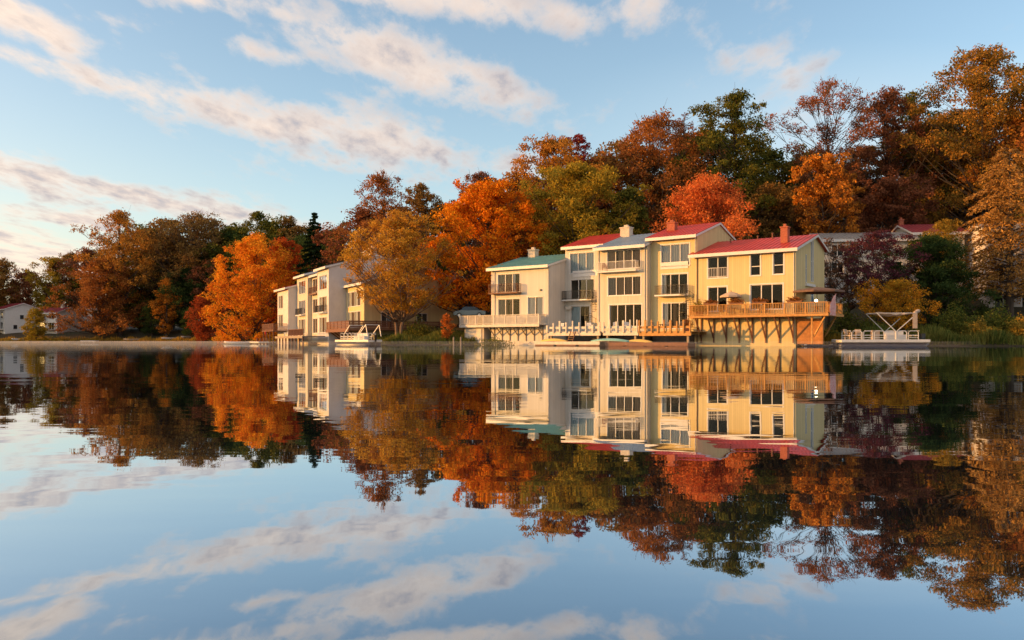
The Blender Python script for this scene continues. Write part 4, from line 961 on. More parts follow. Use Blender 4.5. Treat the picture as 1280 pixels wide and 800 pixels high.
# boats -----------------------------------------------------------
def hull_mesh(L, W, H, upside=False, n=14, sharp=1.4, rocker=.12):
    mb = MB(); m = 8; rings = []
    for i in range(n + 1):
        t = i / n * 2 - 1; w = W / 2 * max(.02, 1 - abs(t) ** (2 * sharp)) ; k = rocker * t * t
        ring = []
        for j in range(m + 1):
            a = PI * j / m; y = -w * math.cos(a); z = -H * (math.sin(a) ** .7) * (1 - .35 * t * t)
            ring.append((t * L / 2, y, (z + k) * (-1 if upside else 1)))
        rings.append(ring)
    vs = [p for r_ in rings for p in r_]; fs = []
    for i in range(n):
        for j in range(m):
            a = i * (m + 1) + j; fs.append((a, a + 1, a + m + 2, a + m + 1))
    mb.add(vs, fs)
    return mb
def canoe(label, s, q, z, L, mat, rz=0, upside=True):
    root = thing('canoe', label, 'canoe', row_pt(s, q, z), ROW.ang + rz)
    h = hull_mesh(L, .8, .3, upside); o = h.build('hull', mat, root, True)
    md_ = o.modifiers.new('shell', 'SOLIDIFY'); md_.thickness = .03
    g = MB(); 
    for sg in (-1, 1):
        pts = [((t / 7 - 1) * L / 2, sg * .425 * max(.02, 1 - abs(t / 7 - 1) ** 2.8), -.12 * (t / 7 - 1) ** 2 if upside else .12 * (t / 7 - 1) ** 2) for t in range(15)]
        g.tube(pts, .03, 5)
    g.build('gunwale', 'darkwood', root); return root
canoe('yellow canoe lying upturned on the low floating dock', ROW.s_at(692, -6.3), -6.3, .45, 3.3, 'yellowboat')
canoe('teal canoe lying upturned on the low floating dock', ROW.s_at(762, -6.3), -6.3, .45, 4.3, 'tealboat')
canoe('yellow kayak stored under the raised dock beside the timber posts', ROW.s_at(798, -4.6), -4.6, .36, 3.0, 'yellowboat')
# ladder from raised dock down
ld = thing('dock_ladder', 'short wooden ladder leaning from the white post dock to the floating dock', 'ladder', row_pt(ROW.s_at(716, -4.3), -4.3, 0), ROW.ang)
l_ = MB()
for sg in (-.3, .3): l_.bar((sg, -.55, .42), (sg, .1, 1.5), .06, .09)
l_.build('stile', 'darkwood', ld); l_ = MB()
for i in range(4): l_.box(-.28, .28, -.55 + .15 * i + .05, -.4 + .15 * i + .05, .62 + .24 * i, .65 + .24 * i)
l_.build('rung', 'wood', ld)

# furniture on the docks
def garden_chair(label, loc, rz, mat, group=None):
    root = thing('garden_chair', label, 'chair', loc, rz, group)
    s = MB(); 
    for i in range(4): s.box(-.25, .25, -.25 + i * .13, -.14 + i * .13, .40, .43)
    s.build('seat', mat, root)
    b = MB()
    for i in range(5): b.bar((-.22 + i * .11, .25, .42), (-.22 + i * .11, .42, .95), .085, .025)
    b.bar((-.26, .40, .9), (.26, .40, .9), .03, .05); b.build('backrest', mat, root)
    for sx in (-.24, .24):
        for sy in (-.22, .24):
            l = MB(); l.box(sx - .025, sx + .025, sy - .025, sy + .025, 0, .6 if sy < 0 else .42); l.build('leg', mat, root)
        a = MB(); a.box(sx - .04, sx + .04, -.26, .3, .602, .632); a.build('armrest', mat, root)
    return root
def parasol(label, loc, rad, h, mat, rise=.45, n=8, folded=False, polem='darkwood', name='patio_umbrella'):
    root = thing(name, label, 'umbrella', loc, .3)
    p_ = MB(); p_.tube([(0, 0, 0), (0, 0, h + .1)], .03, 8); p_.lathe([(.28, 0), (.28, .06), (.06, .1), (.05, .3)], n=10); p_.build('pole', polem, root)
    c = MB()
    if folded: c.lathe([(.05, h * .4), (.16, h * .5), (.13, h * .8), (.03, h + .05)], n=10)
    else:
        vs = [(0, 0, h)]; 
        for i in range(n): 
            a = 2 * PI * i / n; vs.append((rad * .55 * math.cos(a), rad * .55 * math.sin(a), h - rise * .45))
        for i in range(n):
            a = 2 * PI * i / n; vs.append((rad * math.cos(a), rad * math.sin(a), h - rise))
        for i in range(n):
            a = 2 * PI * i / n; vs.append((rad * math.cos(a), rad * math.sin(a), h - rise - .16))
        fs = []
        for i in range(n):
            j = (i + 1) % n; fs += [(0, 1 + i, 1 + j), (1 + i, 1 + n + i, 1 + n + j, 1 + j), (1 + n + i, 1 + 2 * n + i, 1 + 2 * n + j, 1 + n + j)]
        c.add(vs, fs)
    o = c.build('canopy', mat, root)
    if not folded:
        m_ = o.modifiers.new('cloth', 'SOLIDIFY'); m_.thickness = .015
        r_ = MB()
        for i in range(n):
            a = 2 * PI * i / n; r_.bar((0, 0, h - .05), (rad * .97 * math.cos(a), rad * .97 * math.sin(a), h - rise - .03), .02)
        r_.build('rib', polem, root)
    return root
def round_table(label, loc, r=.5, mat='darkwood'):
    root = thing('patio_table', label, 'table', loc); t = MB(); t.lathe([(r, .7), (r, .74)], n=20); t.build('tabletop', mat, root)
    for i in range(4):
        a = PI / 4 + i * PI / 2; l = MB(); l.bar((.1 * math.cos(a), .1 * math.sin(a), .699), (r * .8 * math.cos(a), r * .8 * math.sin(a), 0), .04); l.build('leg', mat, root)
    return root
def foliage_thing(name, label, cat, loc, size, col, n=900, leaf=.1, pot=None, group=None, shape='round'):
    root = thing(name, label, cat, loc, 0, group); rng = np.random.default_rng(abs(hash(label)) % 100000 if False else sum(map(ord, label)))
    ph = 0
    if pot:
        pw, pd, ph, pm = pot; b = MB(); b.box(-pw / 2, pw / 2, -pd / 2, pd / 2, 0, ph); b.box(-pw / 2 - .02, pw / 2 + .02, -pd / 2 - .02, pd / 2 + .02, ph, ph + .03); b.build('planter_box', pm, root)
    d = rng.normal(size=(n, 3)); d /= np.linalg.norm(d, axis=1, keepdims=True); d[:, 2] = np.abs(d[:, 2])
    lump = 1 + .3 * np.sin(d[:, 0] * 5 + 1) * np.cos(d[:, 1] * 6) + .2 * np.sin(d[:, 2] * 9 + d[:, 0] * 7)
    P = d * (rng.uniform(.1, 1, n) ** .45 * lump)[:, None] * np.array(size) / 2 * np.array([1, 1, 2]); P[:, 2] += ph
    quad_mesh('foliage', P, leaf * rng.uniform(.6, 1.4, n), rng, leaf_mat(*col), root)
    s = MB(); rd = random.Random(n)
    for i in range(7):
        a = rd.uniform(0, 6.28); s.tube([(0, 0, ph - .1), (size[0] * .3 * math.cos(a), size[1] * .3 * math.sin(a), ph + size[2] * .75)], [.025, .008], 4)
    s.build('stem', 'bark', root)
    return root

def en_pt(x, y, z): return row_pt(x, y, z)
# end house deck
parasol('small beige parasol over the table on the end house deck', en_pt(4.15, -1.0, 2.9), 1.05, 2.3, 'canvas', .42)
round_table('round dark table under the small beige parasol', en_pt(4.2, -.62, 2.9), .42)
parasol('wide flat brown umbrella at the right corner of the end house deck', en_pt(11.4, 1.4, 2.9), 2.4, 2.55, 'browncanvas', .38, polem='black')
round_table('round dark table under the wide brown umbrella', en_pt(11.5, 1.0, 2.9), .55)
for i, (xx, yy, rz, lb_) in enumerate([(3.2, -.6, 1.2, 'wooden chair left of the beige parasol table'), (5.1, -.55, -1.2, 'wooden chair right of the beige parasol table'), (6.9, -.6, 0, 'wooden chair facing the lake before the three pane glass door'), (10.4, .6, 1.3, 'wooden chair at the left of the brown umbrella table'), (12.5, .8, -1.3, 'wooden chair at the right of the brown umbrella table')]):
    garden_chair(lb_, en_pt(xx, yy, 2.9), ROW.ang + rz, 'wood')
foliage_thing('potted_shrub', 'leafy green potted shrub at the left end of the long deck', 'potted plant', en_pt(.95, -.9, 2.9), (1.3, 1.1, .95), OLV, 1100, .14, (.6, .5, .45, 'terracotta'))
for i, (xx, nm) in enumerate([(2.35, 'rusty flower box on the deck rail under the left glass door'), (4.9, 'rusty flower box on the deck rail beneath the small parasol'), (7.1, 'rusty flower box on the deck rail before the three pane door'), (10.3, 'rusty flower box on the deck rail near the brown umbrella')]):
    o = foliage_thing('flower_box', nm, 'flower box', (0, 0, 0), (1.45, .5, .36), RUST, 520, .12, (1.3, .24, .14, 'darkwood'), 'flower boxes on the deck rail')
    o.location = en_pt(xx, -1.58, 3.96); o.rotation_euler = (0, 0, ROW.ang)
lp = thing('table_lamp', 'lit globe lamp on the brown umbrella table', 'lamp', en_pt(11.5, .8, 3.64))
b = MB(); b.lathe([(.09, 0), (.09, .03), (.02, .05), (.02, .4)], n=10); b.build('base', 'black', lp); b = MB(); b.lathe([(.02, .4), (.1, .45), (.13, .53), (.1, .62), (.02, .66)], n=12); b.build('globe', 'lamp', lp, True)
# striped cloth hung over a slanting rail at the deck's end
tw = MB(); vs = []; fs = []
for i in range(9):
    t = i / 8; top = 3.75 + 1.0 * t
    for j in range(7): vs.append((0.03 * math.sin(j * 1.7 + i), t * 1.9, top - (top - 2.75) * j / 6))
for i in range(8):
    for j in range(6): a = i * 7 + j; fs.append((a, a + 1, a + 8, a + 7))
tw.add(vs, fs); o = tw.build('hanging_cloth', 'towel'); tag(o, 'red and white striped cloth hung at the right end of the long deck', 'cloth', None, en_pt(13.32, -1.5, 0), ROW.ang)
o.modifiers.new('cloth', 'SOLIDIFY').thickness = .012
# dock furniture
for i, (px, q, nm, mt) in enumerate([(700, -2.6, 'white chair on the raised dock nearest the teal house', 'white'), (735, -2.4, 'white chair on the raised dock beside the ladder', 'white'), (770, -2.6, 'white chair on the raised dock below the blue grey roof', 'white'), (785, -2.8, 'second white chair below the blue grey roof, nearer the timber posts', 'white')]):
    garden_chair(nm, row_pt(ROW.s_at(px, q), q, 1.45), ROW.ang + .3 * i, mt)
for px, q, nm in [(818, -2.6, 'brown chair behind the timber posts on the left'), (836, -2.4, 'brown chair behind the timber posts in the middle'), (852, -2.7, 'brown chair behind the timber posts near the end house')]:
    garden_chair(nm, row_pt(ROW.s_at(px, q), q, 1.4), ROW.ang + px, 'greywood')
round_table('round table on the raised dock of the three storey yellow house', row_pt(ROW.s_at(827, -2.2), -2.2, 1.4), .5)
foliage_thing('potted_shrub', 'potted shrub at the end of the brown timber dock beside the end house', 'potted plant', row_pt(ROW.s_at(860, -2.8), -2.8, 1.4), (.8, .8, .9), RUST, 700, .11, (.5, .5, .4, 'terracotta'))
garden_chair('chair on the white top balcony of the blue grey roofed house', row_pt(-9.9, -.55, ROW.z_at(778, 270 + 322 / 4.706, -.2)), ROW.ang + .5, 'terracotta')

# pontoon boats -----------------------------------------------------
def pontoon(label, loc, rz, L=7.8, W=2.5, canopy='tilted', deckm='aluminium', chairs=True):
    root = thing('pontoon_boat', label, 'boat', loc, rz)
    for sy in (-.85, .85):
        p_ = MB(); p_.tube([(-L / 2, sy, .1), (-L / 2 + .4, sy, .05), (L / 2 - .6, sy, .05), (L / 2, sy, .22)], [.2, .3, .3, .06], 10); p_.build('pontoon', 'navy', root, True)
    h = MB(); h.box(-L / 2 + .1, L / 2 - .1, -W / 2, W / 2, .36, .58); h.box(-L / 2 + .08, L / 2 - .08, -W / 2 - .03, -W / 2 - .003, .4, .62); h.box(-L / 2 + .08, L / 2 - .08, W / 2 + .003, W / 2 + .03, .4, .62); h.build('deck_floor', deckm, root)
    nb = 6
    r_ = MB(); zt = 1.38; z0 = .64
    for sy in (-W / 2 + .06, W / 2 - .06):
        xs = [-L / 2 + .9 + i * (L - 1.9) / nb for i in range(nb + 1)]
        for a, b in zip(xs[:-1], xs[1:]):
            e = .07
            r_.tube([(a + e, sy, .58), (a + e, sy, zt - .14), (a + e + .14, sy, zt), (b - e - .14, sy, zt), (b - e, sy, zt - .14), (b - e, sy, .58)], .032, 6)
            r_.bar((a + e, sy, 1.0), (b - e, sy, 1.0), .03, .05); r_.bar((a + e, sy, .78), (b - e, sy, .78), .03, .05)
    for sx in (-L / 2 + .9, L / 2 - 1.0):
        r_.bar((sx, -W / 2 + .06, zt), (sx, W / 2 - .06, zt), .05); r_.bar((sx, -W / 2 + .06, .95), (sx, W / 2 - .06, .95), .04)
    r_.build('railing', 'aluminium', root)
    f = MB()
    if canopy:
        for sy in (-W / 2 + .02, W / 2 - .02):
            if canopy == 'frame': f.bar((-1.2, sy, 1.3), (-.3, sy, 2.3), .07); f.bar((1.3, sy, 1.3), (2.3, sy, 2.35), .07); f.bar((1.3, sy, .6), (1.3, sy, 1.35), .07); f.bar((2.3, sy, 2.35), (2.6, sy, 1.0), .07); continue
            f.bar((.9, sy, 1.3), (-.75, sy, 2.95), .06); f.bar((.9, sy, 1.3), (2.3, sy, 2.55), .06); f.bar((.9, sy, .6), (.9, sy, 1.35), .07)
        for xx, zz_ in (((-.3, 2.3), (2.3, 2.35)) if canopy == 'frame' else ((-.75, 2.95), (2.7, 2.95))): f.bar((xx, -W / 2 + .02, zz_), (xx, W / 2 - .02, zz_), .06)
        for sy in (-W / 2 + .02, W / 2 - .02):
            if canopy != 'frame': f.bar((-.75, sy, 2.95), (2.7, sy, 2.95), .05)
        f.build('canopy_frame', 'aluminium', root)
    if canopy == 'tilted':
        c = MB(); vs = []; fs = []
        for i in range(13):
            x = -.65 + 3.3 * i / 12
            for j in range(7): y = -W / 2 + W * j / 6; vs.append((x, y, 3.0 - .22 * math.sin(PI * i / 12) - .05 * math.cos(PI * (j / 3 - 1)) + .05 * math.sin(i * 2.1)))
        for i in range(12):
            for j in range(6): a = i * 7 + j; fs.append((a, a + 1, a + 8, a + 7))
        c.add(vs, fs)
        c.prism_x([(-W / 2 - .01, 1.6), (-W / 2 + .02, 1.6), (-W / 2 + .02, 2.9), (-W / 2 - .01, 2.9)], 2.32, 2.72)
        c.tube([(2.6, -.9, 2.98), (3.1, -.6, 3.15), (3.3, .3, 3.25)], [.12, .16, .05], 7)
        o = c.build('canopy', 'canvas', root); o.modifiers.new('cloth', 'SOLIDIFY').thickness = .02
    # helm and benches
    b = MB(); b.box(.2, 1.9, -.9, -.35, .582, 1.05); b.box(.2, 1.9, -.36, -.2, 1.0, 1.35); b.build('bench', 'white', root)
    b = MB(); b.box(-.5, .1, .3, .9, .582, 1.45); b.build('helm_console', 'canvas', root)
    m_ = MB(); m_.box(L / 2 - .35, L / 2 - .02, -.22, .22, .584, 1.15); m_.box(L / 2 - .12, L / 2 + .05, -.08, .08, -.3, .584); m_.build('outboard_motor', 'black', root)
    return root
pb = at(1100, 433, 71.5)
pt_ = pontoon('white pontoon boat with beige canopy moored below the orange bush', (pb.x, pb.y, 0), R(-3))
for i, (xx, yy, rz, nm) in enumerate([(-2.9, -.5, .6, 'tan deck chair at the left end of the beige canopied pontoon boat'), (-1.9, -.1, -.2, 'tan deck chair second from the left end of the beige canopied pontoon boat')]):
    o = garden_chair(nm, (0, 0, 0), 0, 'canvas'); a = R(-3); o.location = (pb.x + xx * math.cos(a) - yy * math.sin(a), pb.y + xx * math.sin(a) + yy * math.cos(a), .585); o.rotation_euler = (0, 0, rz)
pb2 = at(448, 433, 93)
pontoon('small white pontoon boat with open frames moored below the reddish wood deck', (pb2.x, pb2.y, 0), R(-35), 5.6, 2.2, 'frame', 'whiteboat')
def rowboat(label, loc, rz, L=3.6, mat='whiteboat', name='rowing_boat', group=None):
    root = thing(name, label, 'boat', loc, rz, group); h = hull_mesh(L, 1.25, .5, False, sharp=1.1, rocker=.1); o = h.build('hull', mat, root, True); o.modifiers.new('shell', 'SOLIDIFY').thickness = .04
    for xx in (-.7, .6):
        s = MB(); s.box(xx - .13, xx + .13, -.5, .5, -.14, -.1); s.build('thwart', 'greywood', root)
    return root
k = at(1030, 433, 72.5)
ky = thing('kayak', 'slim dark blue kayak floating left of the beige canopied pontoon boat', 'kayak', (k.x, k.y, .12), R(4)); h = hull_mesh(4.4, .62, .24, False); o = h.build('hull', 'navy', ky, True); o.modifiers.new('shell', 'SOLIDIFY').thickness = .03
h = MB(); h.box(-1.9, -.5, -.16, .16, -.02, .05); h.box(.5, 1.9, -.16, .16, -.02, .05); h.build('cockpit_deck', 'whiteboat', ky)

# middle row waterfront: dock, chairs, boats, red parasol
def mid_pt(s, q, z): x, y = MID.pt(s, q); return (x, y, z)
mdk = thing('raised_dock', 'wooden dock with white chairs in front of the middle row', 'dock', mid_pt(-17.5, -3.4, 0), MID.ang)
f = MB(); f.box(0, 17.3, 0, 3.0, 1.0, 1.15); f.box(0, 17.3, -.06, -.003, .85, 1.17); f.build('deck_floor', 'greywood', mdk)
for i in range(9):
    f = MB(); f.box(.2 + i * 2.08, .38 + i * 2.08, .06, .24, -1, 1.0); f.build('pile', 'darkwood', mdk)
r_ = MB(); rail(r_, (8.5, .1, 1.15), (17.2, .1, 1.15), .9, .2, .04, (1.6, .1)); r_.build('railing', 'darkwood', mdk)
for i, (s, q, nm) in enumerate([(-15.8, -2.2, 'left end'), (-13.8, -2.4, 'left of centre'), (-12.2, -2.1, 'right of centre'), (-10.4, -2.4, 'right end')]):
    garden_chair(f'white chair on the middle row dock, {nm} of its four', mid_pt(s, q, 1.15), MID.ang + .4 * i, 'white', 'white chairs on the middle row dock')
f1 = thing('floating_dock', 'low pale jetty beside the rowing boat of the middle row', 'dock', mid_pt(-23, -6.5, 0), MID.ang); f = MB(); f.box(0, 9, 0, 1.5, .18, .4); f.build('deck_floor', 'offwhite', f1)
for i in range(4):
    f = MB(); f.box(.3 + i * 2.7, .48 + i * 2.7, 1.3, 1.48, -1, .9); f.build('pile', 'darkwood', f1)
p = mid_pt(-22, -8, .35); rowboat('white rowing boat tied to the low pale jetty of the middle row', p, R(10), 4.2)
p = at(332, 428, 134); g0 = max(.3, gz(p.x, p.y))
parasol('closed red parasol at the water edge left of the middle row', (p.x, p.y, .32), 1, 2.9, 'redcloth', folded=True, name='closed_parasol')
f = thing('floating_dock', 'small pale landing under the closed red parasol', 'dock', (p.x, p.y, 0), R(-20)); b = MB(); b.box(-1.6, 1.6, -1.6, 1.4, .1, .32); b.build('deck_floor', 'offwhite', f)
for i in range(2):
    b = MB(); b.box(-1.5 + i * 2.8, -1.34 + i * 2.8, -1.5, -1.34, -1, .099); b.build('pile', 'darkwood', f)
p = at(298, 431, 140)
f = thing('floating_dock', 'low pale landing under the bright orange maple', 'dock', (p.x, p.y, 0), R(-5)); b = MB(); b.box(-2.4, 2.4, -1, 1, .1, .36); b.build('deck_floor', 'offwhite', f)
b = MB(); b.box(-2.2, -2.0, -.9, -.7, -1, .099); b.build('pile', 'darkwood', f)
# far left shore: jetty and beached boats
p = at(112, 430, 190); f = thing('floating_dock', 'white jetty on the far left shore', 'dock', (p.x, p.y, 0), 0); b = MB(); b.box(-1.7, 1.7, -1, 1, .35, .55); b.build('deck_floor', 'white', f)
for i in range(2):
    b = MB(); b.box(-1.5 + i * 2.8, -1.3 + i * 2.8, -.9, -.7, -1, .349); b.build('pile', 'greywood', f)
for px, lab in [(26, 'white rowing boat pulled up below the small willow'), (165, 'grey rowing boat on the bank below the wide rust orange tree'), (212, 'pale rowing boat on the bank under the slender orange tree'), (234, 'white rowing boat on the bank left of the low red maple')]:
    Y = 196 if px > 60 else 198
    x = (px - 640) / F * Y
    while shore_sd(np.array([x]), np.array([Y]))[0] < 1.2: Y += .5; x = (px - 640) / F * Y
    rowboat(lab, (x, Y, gz(x, Y) + .5), R(20 + px), 4.2, 'whiteboat' if px != 165 else 'greywood')

# ------------------------------------------------------------------ cars by the vivid orange maple
def car(label, loc, rz, mat):
    root = thing('parked_car', label, 'car', loc, rz)
    L, W = 4.4, 1.75
    prof = [(-2.2, .35), (-2.2, .75), (-2.05, .88), (-1.35, .95), (-.75, 1.38), (.65, 1.42), (1.25, .98), (2.0, .86), (2.2, .7), (2.2, .35)]
    b = MB(); vs = []; n = len(prof)
    for k_, (y, sc) in enumerate([(-W / 2, 0), (-W / 2 + .1, 1), (W / 2 - .1, 1), (W / 2, 0)]):
        for x, z in prof: vs.append((x * (.97 if sc == 0 else 1), y + (0 if sc else math.copysign(-.12 if z > 1 else 0, y)), z if sc else z - (.04 if z > .5 else -.02)))
    fs = [tuple(range(n))[::-1], tuple(range(3 * n, 4 * n))]
    for k_ in range(3):
        for i in range(n): j = (i + 1) % n; fs.append((k_ * n + i, k_ * n + j, (k_ + 1) * n + j, (k_ + 1) * n + i))
    b.add(vs, fs).build('body', mat, root)
    g = MB()
    for sy in (-1, 1):
        y = sy * (W / 2 + .004)
        for pts in ([(-1.2, .98), (-.1, .98), (-.1, 1.32), (-.72, 1.3)], [(0, .98), (1.05, .98), (.6, 1.33), (0, 1.33)]):
            yy = [y if z < 1.1 else sy * (W / 2 - .10) for _, z in pts]; g.add([(a, c, z) for (a, z), c in zip(pts, yy)], [(0, 1, 2, 3)])
    g.add([(-1.37, -.7, 1.0), (-1.37, .7, 1.0), (-.82, .62, 1.37), (-.82, -.62, 1.37)], [(0, 1, 2, 3)]); g.add([(1.27, -.7, 1.02), (1.27, .7, 1.02), (.76, .62, 1.39), (.76, -.62, 1.39)], [(0, 1, 2, 3)])
    g.build('side_window', 'carglass', root)
    for sx in (-1.35, 1.35):
        for sy in (-1, 1):
            w = MB(); w.tube([(sx, sy * (W / 2 - .18), .33), (sx, sy * (W / 2 + .02), .33)], .33, 16); t_ = w.build('wheel', 'rubber', root)
            w = MB(); w.tube([(sx, sy * (W / 2 + .021), .33), (sx, sy * (W / 2 + .03), .33)], .19, 12); w.build('rim', 'steel', t_)
    for sy in (-.6, .6):
        h = MB(); h.box(2.16, 2.215, sy - .16, sy + .16, .62, .74); h.build('headlight', 'white', root)
    return root
for px, Y, rz, lb_, mt in [(590, 99, 160, 'blue grey car parked nearer the water beside the teal roofed house', 'bluecar'), (601, 102.5, 165, 'silver car parked behind the blue grey car beside the teal roofed house', 'silvercar')]:
    p = at(px, 396, Y); z0 = CAM_H + (YH - 397.5) / F * Y
    car(lb_, (p.x, p.y, max(z0, gz(p.x, p.y))), R(rz), mt)

# ------------------------------------------------------------------ shrubs, hedge, grasses on the banks
def shrub(label, px, base_py, wpx, hpx, Y, col, name='shrub', cat='shrub', n=2600, leaf=.17, group='shrubs on the bank', base_z=None):
    x = (px - 640) / F * Y; z0 = gz(x, Y) if base_z is None else base_z
    w = wpx / F * Y; h = hpx / F * Y
    return foliage_thing(name, label, cat, (x, Y, z0 - .1), (w, w * .7, h + .1), col, n, leaf, None, group)
RHO = ((.07, .12, .03), (.24, .21, .04)); GRS = ((.09, .14, .035), (.26, .24, .06)); GLD = ((.30, .23, .04), (.52, .30, .05))
shrub('broad dark rhododendron right of the pontoon boat', 1196, 415, 70, 34, 77.5, RHO, 'rhododendron', n=6500)
shrub('second rhododendron, further right beneath the tan cypress', 1252, 415, 66, 34, 76.5, RHO, 'rhododendron', n=6000)
shrub('gold tinged shrub between the two rhododendrons', 1226, 420, 40, 22, 75.5, GLD, n=2600)
shrub('yellowing shrub at the right edge of the bank', 1276, 420, 36, 26, 74.6, GLD, n=2600)
shrub('dark low shrub behind the canopy of the pontoon boat', 1090, 400, 44, 22, 78.5, RHO, n=2600)
shrub('green and gold shrub at the foot of the plank skirt', 1042, 430, 26, 14, 75.2, GRS, n=1500, leaf=.14)
shrub('dark shrub below the end house gable', 1056, 405, 38, 34, 80, RHO, n=2600)
shrub('orange weeds at the foot of the end house wall', 1016, 432, 34, 8, 73.4, GLD, n=900, leaf=.12, base_z=.05)
shrub('dark shrub in the shade under the golden brown tree', 524, 420, 40, 22, 97, RHO, n=2600)
shrub('green shrub at the water edge under the bright orange maple', 342, 431, 20, 14, 134, OLV, n=1200)
shrub('yellow green shrub left of the red parasol', 316, 430, 26, 16, 136, OLV, n=1600)
shrub('orange shrub at the left foot of the bright orange maple', 277, 430, 18, 16, 141, OBR, n=1200)
shrub('weedy shrub at the water edge below the teal house', 618, 431, 44, 9, 88.0, GRS, n=1500, leaf=.14, base_z=.05)
shrub('olive shrub at the foot of the small willow', 70, 425, 40, 10, 199, OLV, n=1500, leaf=.3)
shrub('low shrub between the small willow and the left edge', 14, 425, 34, 9, 200, RHO, n=1500, leaf=.3)

def grass(label, x0, x1, dmin, dmax, n, h, col, seed):
    """blades of bank grass and reeds scattered along the shore: nobody could count them"""
    rng = np.random.default_rng(seed)
    xs = rng.uniform(x0, x1, n * 4); ys = np.interp(xs, SH[:, 0], SH[:, 1]) + rng.uniform(dmin, dmax, n * 4)
    k = shore_sd(xs, ys) > .05; xs = xs[k][:n]; ys = ys[k][:n]; zs = ground(xs, ys); n = len(xs)
    hh = h * rng.uniform(.4, 1.2, n) * (1 + .4 * np.sin(xs * 1.3)); th = rng.uniform(0, PI, n); w = .05 * rng.uniform(.6, 1.6, n)
    dx = np.cos(th) * w; dy = np.sin(th) * w; lx = rng.normal(size=n) * .25 * hh; ly = rng.normal(size=n) * .25 * hh
    V = np.stack([np.stack([xs - dx, ys - dy, zs - .05], 1), np.stack([xs + dx, ys + dy, zs - .05], 1), np.stack([xs + lx + dx * .3, ys + ly + dy * .3, zs + hh], 1), np.stack([xs + lx - dx * .3, ys + ly - dy * .3, zs + hh * .98], 1)], 1).reshape(-1, 3)
    me = bpy.data.meshes.new('grass'); me.vertices.add(4 * n); me.vertices.foreach_set('co', V.astype(np.float32).ravel()); me.loops.add(4 * n); me.loops.foreach_set('vertex_index', np.arange(4 * n, dtype=np.int32))
    me.polygons.add(n); me.polygons.foreach_set('loop_start', np.arange(0, 4 * n, 4, dtype=np.int32)); me.update(calc_edges=True)
    me.materials.append(leaf_mat(*col)); o = bpy.data.objects.new('grass', me); COL.objects.link(o); o['kind'] = 'stuff'; o['label'] = label; o['category'] = 'grass'
grass('green grass and reeds along the bank right of the pontoon boat', 33, 56, .3, 3.2, 9000, .85, GRS, 3)
grass('green grass covering the bank between the two rows of houses', -17.5, -3.5, .3, 6, 9000, .55, GRS, 4)
grass('weeds along the bank under the end house deck', 27, 33, .3, 4, 2500, .5, GLD, 5)
grass('dry grass fringing the far left shore', -140, -50, .3, 3, 6000, .7, GLD, 6)

# mooring stakes on the bank between the rows
for i, (px, lab) in enumerate([(567, 'left mooring stake by the grassy bank'), (576, 'right mooring stake by the grassy bank')]):
    p = at(px, 432, 90.6); b = MB(); b.tube([(0, 0, -1), (0, 0, .9), (0, 0, .95)], [.09, .085, .05], 8); o = b.build('mooring_stake', 'greywood'); tag(o, lab, 'post', None, (p.x, p.y, 0))

# low morning mist lying on the water
mb = MB(); mb.prism_z([(-220, 178), (-150, 120), (-70, 62), (30, 50), (36, 66), (27, 71), (16, 72), (0, 84), (-22, 90), (-40, 120), (-62, 168), (-80, 186), (-130, 196), (-190, 190)], .03, .46)
mm, nt = new_mat('morning_mist'); o_ = N(nt, 'ShaderNodeOutputMaterial'); v_ = N(nt, 'ShaderNodeVolumePrincipled'); v_.inputs['Color'].default_value = (.95, .93, .92, 1); v_.inputs['Density'].default_value = .004; nt.links.new(v_.outputs[0], o_.inputs['Volume'])
mist = mb.build('mist', mm); mist['kind'] = 'stuff'; mist['label'] = 'thin morning mist lying low over the water along the shore'; mist['category'] = 'mist'

# ------------------------------------------------------------------ light and sky
sun = bpy.data.lights.new('sun', 'SUN'); sun.energy = 2.75; sun.angle = R(.6); sun.color = (1.0, .43, .08)
so = bpy.data.objects.new('sun', sun); COL.objects.link(so); so.rotation_euler = sun_dir.to_track_quat('Z', 'Y').to_euler()

